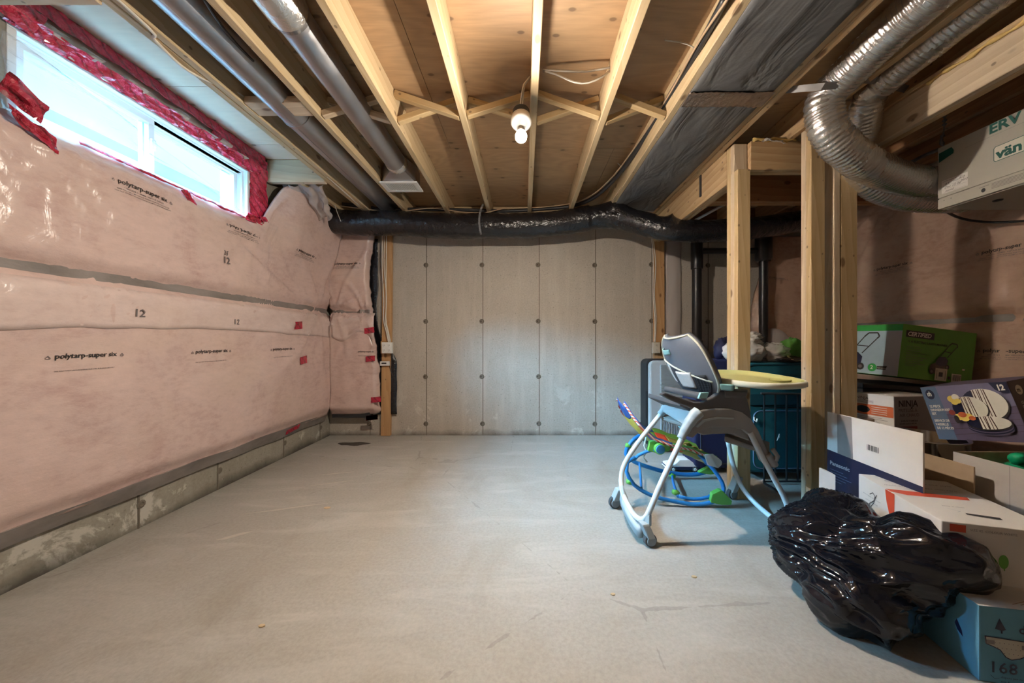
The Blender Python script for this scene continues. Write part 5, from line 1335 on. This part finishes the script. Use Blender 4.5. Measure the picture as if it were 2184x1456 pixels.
# mower carton, slightly tipped
t, F, L, T_, R_2, (w, h, d) = carton('mower_carton', 'green and pale blue lawn mower carton, topmost against the right wall', P(1928, 690, 2.12), P(2085, 705, 2.17), P(1915, 803, 2.12), .50, M['green'])
F.rect(.035, .050, .265, .110, M['ink']) if False else None
def tilt_rect(F_, x0, y0, x1, y1, m): F_.rect(x0, y0, x1, y1, m)
F.rect(.022, .036, .222, .078, M['ink']); F.text('CERTIFIED', .032, .069, .036, M['ivory'], bold=.03, shear=.25)
F.text('11 A ELECTRIC LAWN MOWER', .035, .110, .0205, M['ink'], bold=.015)
for k, ww in enumerate((.09, .11, .10, .13, .08, .15, .12, .10, .14, .07)): F.line([(.035, .135 + .013 * k), (.035 + ww, .135 + .013 * k)], .0022, M['ink_grey'])
def mower(F_, x, y, s, deck, flip=1):
    q = lambda a, b_: (x + flip * a * s, y + b_ * s)
    for a, b_ in (((.40, .42), (.72, -.02)), ((.70, .36), (.98, .02))): F_.line([q(*a), q(*b_)], .022 * s, M['ink'])
    F_.line([q(.72, -.02), q(.80, -.10), q(.98, -.10), q(1.02, -.02), q(.98, .02)], .03 * s, M['ink'])
    F_.line([q(.58, .18), q(.82, .20)], .02 * s, M['ink'])
    F_.poly([q(.10, .72), q(.14, .62), q(.40, .50), q(.66, .56), q(.60, .78), q(.30, .90), q(.12, .88)], deck)
    F_.poly([q(.30, .50), q(.38, .36), q(.62, .34), q(.72, .44), q(.70, .60), q(.46, .66), q(.30, .60)], M['blue_dark'])
    for a, b_, r in ((.18, .84, .09), (.52, .80, .11), (.70, .66, .08)):
        F_.ell(*q(a, b_), r * s, r * s, M['ink']); F_.ell(*q(a, b_), r * s * .5, r * s * .5, M['ink_grey'])
mower(F, .185, .105, .20, M['brown_print'])
F.rect(.245, .248, .330, .325, M['ivory']); F.rect(.272, .272, .300, .300, M['ink']); F.line([(.256, .258), (.256, .316)], .003, M['ink']); F.line([(.318, .258), (.318, .316)], .003, M['ink'])
F.ell(.345, .302, .010, .010, M['ink'])
F.rect(.362, .272, .432, .325, M['ivory'])
for k in range(12): F.rect(.370 + .0045 * k, .278, .370 + .0045 * k + (.0026 if k % 3 else .0012), .316, M['ink'])
F.rect(.428, .236, .446, .245, M['ivory'])
F.build('printed_front', t)
L.rect(.0, .030 + .012, d - .002, h - .002, M['sky_print']); L.rect(0, .004, d - .002, .042, M['green_mid'])
L.rect(d - .085, .046, d - .002, h - .002, M['silver_print'])
mower(L, d - .43, .085, .30, M['green_mid'])
L.ell(d - .145, h - .045, .026, .026, M['green_mid']); L.text('2', d - .157, h - .034, .036, M['ivory'], bold=.02)
L.poly([(d - .118, h - .056), (d - .060, h - .060), (d - .066, h - .036), (d - .118, h - .034)], M['ink']); L.text('YEAR WARRANTY', d - .116, h - .042, .0075, M['ivory'])
L.build('printed_side', t)

# plain black box filling the gap below, carries the carton
bn = thing('black_gap_box', 'plain black box filling the gap under the mower carton', 'bin', (2.35, 2.4, 0))
b = MB(); b.hexa([(2.20, 2.22, 0), (2.82, 2.22, 0), (2.82, 2.66, 0), (2.20, 2.66, 0), (2.155, 2.18, .70), (2.86, 2.18, .655), (2.86, 2.68, .655), (2.155, 2.68, .70)], M['black']); b.build('gap_box_body', bn, bevel=.01)
b = MB(); b.hexa([(2.14, 2.165, .702), (2.87, 2.165, .655), (2.87, 2.695, .655), (2.14, 2.695, .702), (2.14, 2.165, .735), (2.87, 2.165, .688), (2.87, 2.695, .688), (2.14, 2.695, .735)], M['black']); b.build('gap_box_lid', bn, bevel=.008)

# air fryer carton
A0 = P(1906, 845, 1.90); 
t, F, L, T_, R_2, (w, h, d) = carton('fryer_carton', 'grey and white air fryer carton below the mower carton', A0, P(2010, 842, 1.96), V((A0.x - .006, A0.y - .02, .006)), .20, M['card_white'])
F.rect(0.002, 0.004, w - .002, h - .004, M['silver_print'])
F.text('NINJA', .030, .058, .050, M['ink'], bold=.02); F.text('FRITEUSE \u00c0', .030, .088, .026, M['ink_grey'], bold=.01); F.text('AIR CHAUD', .036, .114, .026, M['ink_grey'], bold=.01)
F.text('JUSQU\u0027\u00c0 75 % MOINS', .045, .142, .0125, M['ink'], bold=.02); F.text('DE GRAS QUE LA FRITURE', .036, .156, .010, M['ink'], bold=.02)
for k in range(5):
    F.rect(.022, .168 + .034 * k, .158, .198 + .034 * k, M['maroon']); F.text('CROUSTILLANT ET LEGER', .028, .186 + .034 * k, .0095, M['orange'])
F.build('printed_front', t)
L.rect(.004, .004, d - .002, h - .004, M['card_white']); L.rect(.004, .062, d - .002, .122, M['orange'])
L.ell(d - .150, .092, .036, .020, M['black']); L.text('NINJA', d - .185, .034, .024, M['ink'])
for k in range(3): L.line([(d - .185, .040 + .006 * k), (d - .185 + .09, .040 + .006 * k)], .002, M['ink_grey'])
for k in range(4): L.line([(d - .105, .074 + .012 * k), (d - .03, .074 + .012 * k)], .003, M['ivory'])
for k in range(7): L.line([(d - .185, .134 + .009 * k), (d - .185 + .13 + .03 * math.sin(k * 2), .134 + .009 * k)], .0018, M['ink_grey'])
L.rect(d - .19, .20, d - .06, .30, M['slate']); L.ell(d - .10, .23, .05, .03, M['yellow'])
L.build('printed_side', t)

# dinnerware carton, leaning back
tl, tr, bl = P(1963, 826, 1.73), P(2147, 815, 1.455), P(2004, 936, 1.68)
t, F, L, T_, R_2, (w, h, d) = carton('dinnerware_carton', 'violet grey dinnerware set carton leaning back with striped plates on it', tl, tr, bl, .24, M['plum_dark'])
F.su, F.sv = w / .41, h / .245; R_2.sv = h / .245; w, h = .41, .245
F.rect(0, 0, w, h, M['plum']); F.poly([(.0, h * .55), (w, h * .40), (w, h), (0, h)], M['plum_dark'])
for k in range(5): F.line([(.09, h * (.50 + .1 * k)), (w, h * (.42 + .1 * k))], .0012, M['brown_print'])
F.poly([(0, 0), (.082, 0), (.094, h), (0, h)], M['slate'])
F.ell(.040, .036, .023, .023, M['blue_dark']); F.text('m', .0255, .043, .030, M['ivory'], bold=.04); F.rect(.037, .022, .042, .034, M['ivory'])
F.text('SET OF DISHES', .020, .070, .0065, M['ink_grey'])
for k, s_ in enumerate(('12 PIECE', 'DINNERWARE', 'SET')): F.text(s_, .014, .097 + .017 * k, .0155, M['ivory'], bold=.03)
for k, s_ in enumerate(('SERVICE DE', 'VAISSELLE', 'DE 12 PI\u00c8CES')): F.text(s_, .014, .163 + .017 * k, .0150, M['ivory'], bold=.03)
for k in (0, 1): F.line([(.016, .136 + .008 * k), (.06, .136 + .008 * k)], .0018, M['ink_grey'])
F.poly([(w - .072, 0), (w, 0), (w, .045), (w - .03, .045), (w - .055, .03)], M['blue_dark']); F.text('12', w - .046, .033, .032, M['ivory'], bold=.05)
def plate(cx, cy, rx, ry, dark_edge=.25):
    F.ell(cx + .003, cy + .005, rx * 1.03, ry * 1.03, M['ink']); F.ell(cx, cy, rx, ry, M['ivory'], n=36)
    pts = [(cx + rx * math.cos(a), cy + ry * math.sin(a)) for a in [PI * .62 + PI * .76 * k / 12 for k in range(13)]]
    F.poly(pts, M['blue_dark'])
    for k in range(6):
        x = cx - rx * .36 + rx * .12 * k; y = ry * (1 - ((x - cx) / rx) ** 2) ** .5 * .97
        F.line([(x - .003 * (k % 2), cy - y), (x + .004 * (k % 3), cy + y)], rx * (.05 if k % 2 else .035), M['brown_ink'])
plate(.285, .088, .098, .066); plate(.215, .104, .080, .052)
for k in range(5): F.ell(.275, .190 - .005 * k, .098, .030, M['blue_dark'] if k % 2 else M['plum_dark'], n=30)
plate(.275, .166, .096, .028)
for a, b_, r in ((.150, .060, .020), (.172, .052, .018), (.160, .074, .017), (.178, .070, .015)): F.ell(a, b_, r, r * .75, M['ivory' if r == .018 else 'yellow'])
for a, b_, r in ((.158, .140, .024), (.180, .146, .022), (.200, .138, .022), (.175, .130, .020), (.215, .146, .016)): F.ell(a, b_, r, r * .6, M['yellow' if r > .02 else 'orange'])
F.ell(.130, .120, .016, .012, M['maroon']); F.ell(.142, .150, .012, .018, M['ink'])
F.build('printed_front', t)
R_2.rect(0, 0, d, h, M['brown_print']); R_2.ell(.050, .040, .020, .020, M['ivory']); R_2.text('m', .036, .048, .026, M['brown_print'], bold=.04)
for k, s_ in enumerate(('12 PIECE', 'DINNERWARE', 'SET')): R_2.text(s_, .03, .095 + .018 * k, .015, M['ivory'], bold=.01)
for k, s_ in enumerate(('SERVICE DE', 'VAISSELLE')): R_2.text(s_, .03, .170 + .018 * k, .015, M['ivory'], bold=.01)
R_2.build('printed_side', t)

# steel pot behind the open carton
pt = thing('steel_pot', 'shiny steel stock pot among the cartons, behind the tall white flap', 'pot', (1.93, 1.66, .0))
b = MB(); b.lathe([(.001, .30), (.150, .30), (.153, .31), (.153, .535), (.158, .54), (.158, .545), (.150, .545), (.148, .32), (.001, .32)], (1.925, 1.665, 0), (0, 0, 1), M['steel'], 48); b.build('pot_body', pt, 'all')
b = MB(); b.tube([V((1.80, 1.575, .50)), V((1.775, 1.555, .50)), V((1.765, 1.58, .50)), V((1.778, 1.62, .50))], .008, M['steel'], 10); b.build('handle', pt, 'all')
b = MB(); b.lathe([(.14, 0), (.14, .298)], (1.925, 1.665, 0), (0, 0, 1), M['black'], 24)
tag(b.build('cooking_pot', None, True), 'black pot under the shiny steel stock pot', 'pot')

# tall open carton with navy print (its side faces the room)
PX = 1.55
pc = thing('open_carton', 'tall open white and navy carton beside the right stud post', 'box', (1.70, 1.55, 0))
b = MB(); b.box((PX, 1.33, 0), (PX + .006, 1.75, .64), M['card_white']); b.build('side_panel', pc)
b = MB(); b.box((PX + .007, 1.744, 0), (PX + .235, 1.75, .60), M['card']); b.build('back_panel', pc)
b = MB(); b.box((PX + .236, 1.36, 0), (PX + .242, 1.75, .50), M['card']); b.build('side_panel', pc)
b = MB(); b.box((PX + .007, 1.345, 0), (PX + .235, 1.351, .30), M['dark']); b.build('front_panel', pc)
b = MB(); b.box((PX + .007, 1.352, .002), (PX + .235, 1.743, .010), M['card']); b.build('bottom_panel', pc)
F = Face((PX, 1.75, .64), (0, -1, 0), (0, 0, -1))
F.poly([(.0, .192), (.42, .207), (.42, .64), (0, .64)], M['navy'])
F.poly([(.055, .002), (.130, .002), (.138, .1975), (.058, .1945)], M['band_grey'])
F.text('Panasonic', .016, .262, .0265, M['silver_print'], bold=.03)
for k, ww in enumerate((.10, .13, .16, .12, .09)): F.line([(.018, .285 + .013 * k), (.018 + ww * .7, .285 + .013 * k)], .0022, M['slate'])
for k in range(11): F.rect(.205 + .005 * k, .105, .205 + .005 * k + (.003 if k % 3 else .0015), .130, M['ink'])
F.build('printed_side', pc)

# open carton at the right edge with a green coil in it
oc = thing('open_carton', 'open greyish carton holding a green coil, right edge of the picture', 'box', (2.1, 1.2, 0))
OX = 1.85
b = MB(); b.box((OX, .80, 0), (OX + .006, 1.476, .524), M['card_grey']); b.build('side_panel', oc)
b = MB(); b.box((OX + .007, 1.470, 0), (OX + .46, 1.476, .524), M['card']); b.build('back_panel', oc)
b = MB(); b.box((OX + .461, .80, 0), (OX + .467, 1.476, .524), M['card']); b.build('side_panel', oc)
b = MB(); b.box((OX + .007, .80, 0), (OX + .46, .806, .524), M['card']); b.build('front_panel', oc)
b = MB(); b.box((OX + .007, .807, .30), (OX + .46, 1.469, .306), M['card']); b.build('bottom_panel', oc)
F = Face((OX, 1.476, .524), (0, -1, 0), (0, 0, -1)); F.line([(.172, .002), (.175, .50)], .0016, M['band_grey']); F.build('fold_line', oc)
b = MB()
cpts = [V((2.06 + (.14 - .012 * (k // 20)) * math.cos(k * 2 * PI / 20), 1.30 + (.13 - .012 * (k // 20)) * math.sin(k * 2 * PI / 20), .43 + .002 * k)) for k in range(48)]
b.tube(cpts, .022, plain('glossy_green_plastic', (.01, .30, .14), .22), 12); tag(b.build('green_coil', None, 'all'), 'glossy green coil lying in the open greyish carton', 'hose')

# white and red carton on top of the blue one
tl = V((1.378, 1.13, .407)); tr = V((1.665, 1.045, .407)); bl = V((1.378, 1.13, .222))
t, F, L, T_, R_2, (w, h, d) = carton('shoe_carton', 'white carton with a red corner stripe lying behind the black bag', tl, tr, bl, .42, M['card_white'])
# top face coordinates: x along the front, y from the back edge to the front
T_.poly([(.001, .165), (.240, .176), (.226, .206), (.040, .214), (.001, .192)], M['red'])
T_.text('for your comfort and style', .05, .075, .020, M['band_grey'], shear=.4); T_.text('made with care, kept with care', .02, .125, .018, M['band_grey'], shear=.4)
T_.text('keep it close', .09, d - .13, .012, M['band_grey'], shear=.3)
T_.poly([(.12, d - .085), (.20, d - .075), (.195, d - .058), (.115, d - .072)], M['dark']); T_.line([(.09, d - .11), (.115, d - .095), (.10, d - .085)], .0015, M['silver_print'])
T_.build('printed_top', t)
L.poly([(.165, .001), (.215, .001), (.214, h - .004), (.192, .105), (.172, .045)], M['red'])
L.poly([(d - .195, .040), (d - .14, .020), (d - .15, h - .004), (d - .16, .15)], M['card_white']) if False else None
b_ = [(d - .345, .060), (d - .325, .046), (d - .312, .056), (d - .318, .085), (d - .338, .112), (d - .345, .10), (d - .318, .078), (d - .300, .046)]
L.line(b_, .0035, M['ink'])
for k in range(5): L.text('quality tested', d - .385 + .017 * k, .07 + .02 * (k % 2), .0075, M['band_grey'])
L.build('printed_side', t)
F.rect(.0, .0, w, h, M['erv']) if False else None
F.rect(.020, .006, .060, .030, M['red']); F.rect(0, .036, w, .046, M['silver_print']) if False else None
F.text('SIZE 42  COLOUR WHITE', .07, .022, .010, M['band_grey'])
F.ell(.150, .108, .012, .022, M['green']); F.line([(.150, .118), (.152, .136)], .003, M['green'])
F.build('printed_front', t)
b = MB(); b.hexa([tl + V((.012 + .01, .42 - .01, -.20)), tl + V((.03, .44, -.20)), tl + V((.035, .50, -.20)), tl + V((.026, .50, -.20)), tl + V((.012 + .01, .42 - .01, -.01)), tl + V((.03, .44, -.01)), tl + V((.035, .50, -.01)), tl + V((.026, .50, -.01))], M['card_grey']); b.build('end_flap', t)

# blue carton in the bottom right corner
K = V((1.338, 1.007, .222)); ux = V((.985, -.17, 0)).normalized(); dz = V((0, 0, -1))
t, F, L, T_, R_2, (w, h, d) = carton('diaper_carton', 'light blue carton printed 168 on the floor, bottom right corner', K, K + ux * .42, K + dz * .221, .46, M['diaper'])
F.poly([(.048, .030), (.064, .062), (.056, .066), (.056, .074), (.052, .074), (.052, .066), (.038, .062)], M['blue_dark'])
F.text('diapers', .094, .068, .034, M['blue_dark'], bold=.02)
ol = [(.012, .086), (.155, .092), (.155, .116), (.118, .126), (.096, .140), (.076, .146), (.062, .140), (.048, .120), (.030, .112), (.014, .106)]
F.poly(ol, M['ivory']); F.line(ol + [ol[0]], .0026, M['blue_dark'])
F.rect(.014, .094, .034, .106, M['band_grey']); F.rect(.098, .100, .153, .112, M['band_grey'])
for k in range(26):
    a, c_ = .035 + .0105 * (k % 9) + .004 * (k // 9), .099 + .013 * (k // 9)
    if not (.098 < a < .155 and c_ < .114): F.ell(a, c_, .0012, .0012, M['ink_grey'], n=6)
F.text('168', .014, .182, .044, M['blue_dark'], bold=.012, space=1.08)
F.line([(.018, .190), (.028, .200), (.04, .196)], .001, M['blue_dark']); F.text('diapers per carton', .042, .196, .009, M['blue_dark']); F.text('size 4', .042, .208, .009, M['blue_dark'])
F.build('printed_front', t)
L.poly([(d - .06, .085), (d - .046, .110), (d - .042, .128), (d - .058, .118), (d - .066, .102)], M['blue_dark']); L.build('printed_side', t)
T_.rect(0, 0, w, d, M['card_white']); T_.line([(.10, d - .02), (.30, d - .10)], .002, M['card']); T_.line([(.12, d - .02), (.33, d - .11)], .002, M['card']); T_.build('taped_top', t)

# brown carton behind the bag, flap up
cb = thing('cardboard_carton', 'small plain brown carton behind the black bag, one flap raised', 'box', (1.50, 1.55, 0))
b = MB(); b.hexa([(1.37, 1.42, 0), (1.50, 1.40, 0), (1.52, 1.62, 0), (1.39, 1.64, 0), (1.37, 1.42, .20), (1.50, 1.40, .20), (1.52, 1.62, .20), (1.39, 1.64, .20)], M['card']); b.build('carton_body', cb, bevel=.002)
q = [P(1718, 1038, 1.66), P(1782, 1072, 1.56), P(1776, 1105, 1.56), P(1728, 1100, 1.66)]
b = MB(); b.prism(q, (.006, .006, 0), M['card']); b.build('raised_flap', cb)

# ------------------------------------------------------------------ black bin bag
BC = V((1.245, 1.275, .17))
ELL = [((1.27, 1.24, .19), (.19, .15, .15)), ((1.20, 1.36, .16), (.17, .20, .17)), ((1.35, 1.16, .27), (.15, .13, .12)), ((1.17, 1.20, .10), (.15, .13, .11)), ((1.30, 1.42, .20), (.15, .14, .17)), ((1.405, 1.06, .275), (.075, .075, .07)), ((1.17, 1.46, .13), (.09, .09, .09))]
def bag_r(d):
    best = .05
    for c, r in ELL:
        o = BC - V(c); a = sum((d[k] / r[k]) ** 2 for k in range(3)); b_ = sum(o[k] * d[k] / r[k] ** 2 for k in range(3)); c_ = sum((o[k] / r[k]) ** 2 for k in range(3)) - 1
        disc = b_ * b_ - a * c_
        if disc > 0: best = max(best, (-b_ + disc ** .5) / a)
    return best
def bag_fn(u, v):
    th = 2 * PI * u; ph = PI * (.004 + .992 * v)
    s_ = V((0, 0, 0)); W_ = 0
    for dt, dp, w_ in ((0, 0, 3), (.12, 0, 1), (-.12, 0, 1), (0, .10, 1), (0, -.10, 1), (.1, .1, .7), (-.1, .1, .7), (.1, -.1, .7), (-.1, -.1, .7)):
        d = V((math.sin(ph + dp) * math.cos(th + dt), math.sin(ph + dp) * math.sin(th + dt), math.cos(ph + dp))); W_ += w_; s_ += V((bag_r(d), 0, 0)) * w_
    r = s_.x / W_
    d = V((math.sin(ph) * math.cos(th), math.sin(ph) * math.sin(th), math.cos(ph)))
    p = BC + d * r
    # folds radiating from the tied left tip, crossed by sharp creases
    e = p - V((1.02, 1.52, .16)); L = e.length; e = e / L
    n1 = noise.noise(V((e.x * 6, e.y * 6, e.z * 7 + L * .7))); n2 = noise.noise(V((e.x * 13 + 7, e.y * 13, e.z * 15 + L * 2.2)))
    n3 = noise.noise(p * 6 + V((9, 2, 1))); n4 = noise.noise(p * 13 + V((1, 8, 3)))
    crease = (.45 - abs(n1)) * .050 + (.4 - abs(n2)) * .011 + (.35 - abs(n3)) * .050 + (.3 - abs(n4)) * .007
    p = p + d * (crease - .018)
    if p.z < .004: p = V((p.x, p.y, .004 + .002 * math.sin(p.x * 50)))
    return p
o = MB().grid(bag_fn, 220, 140, M['bag'], flip=True)
tag(o.build('bin_bag', None, 'all'), 'large shiny black bin bag slumped on the floor in front of the cartons', 'bag')
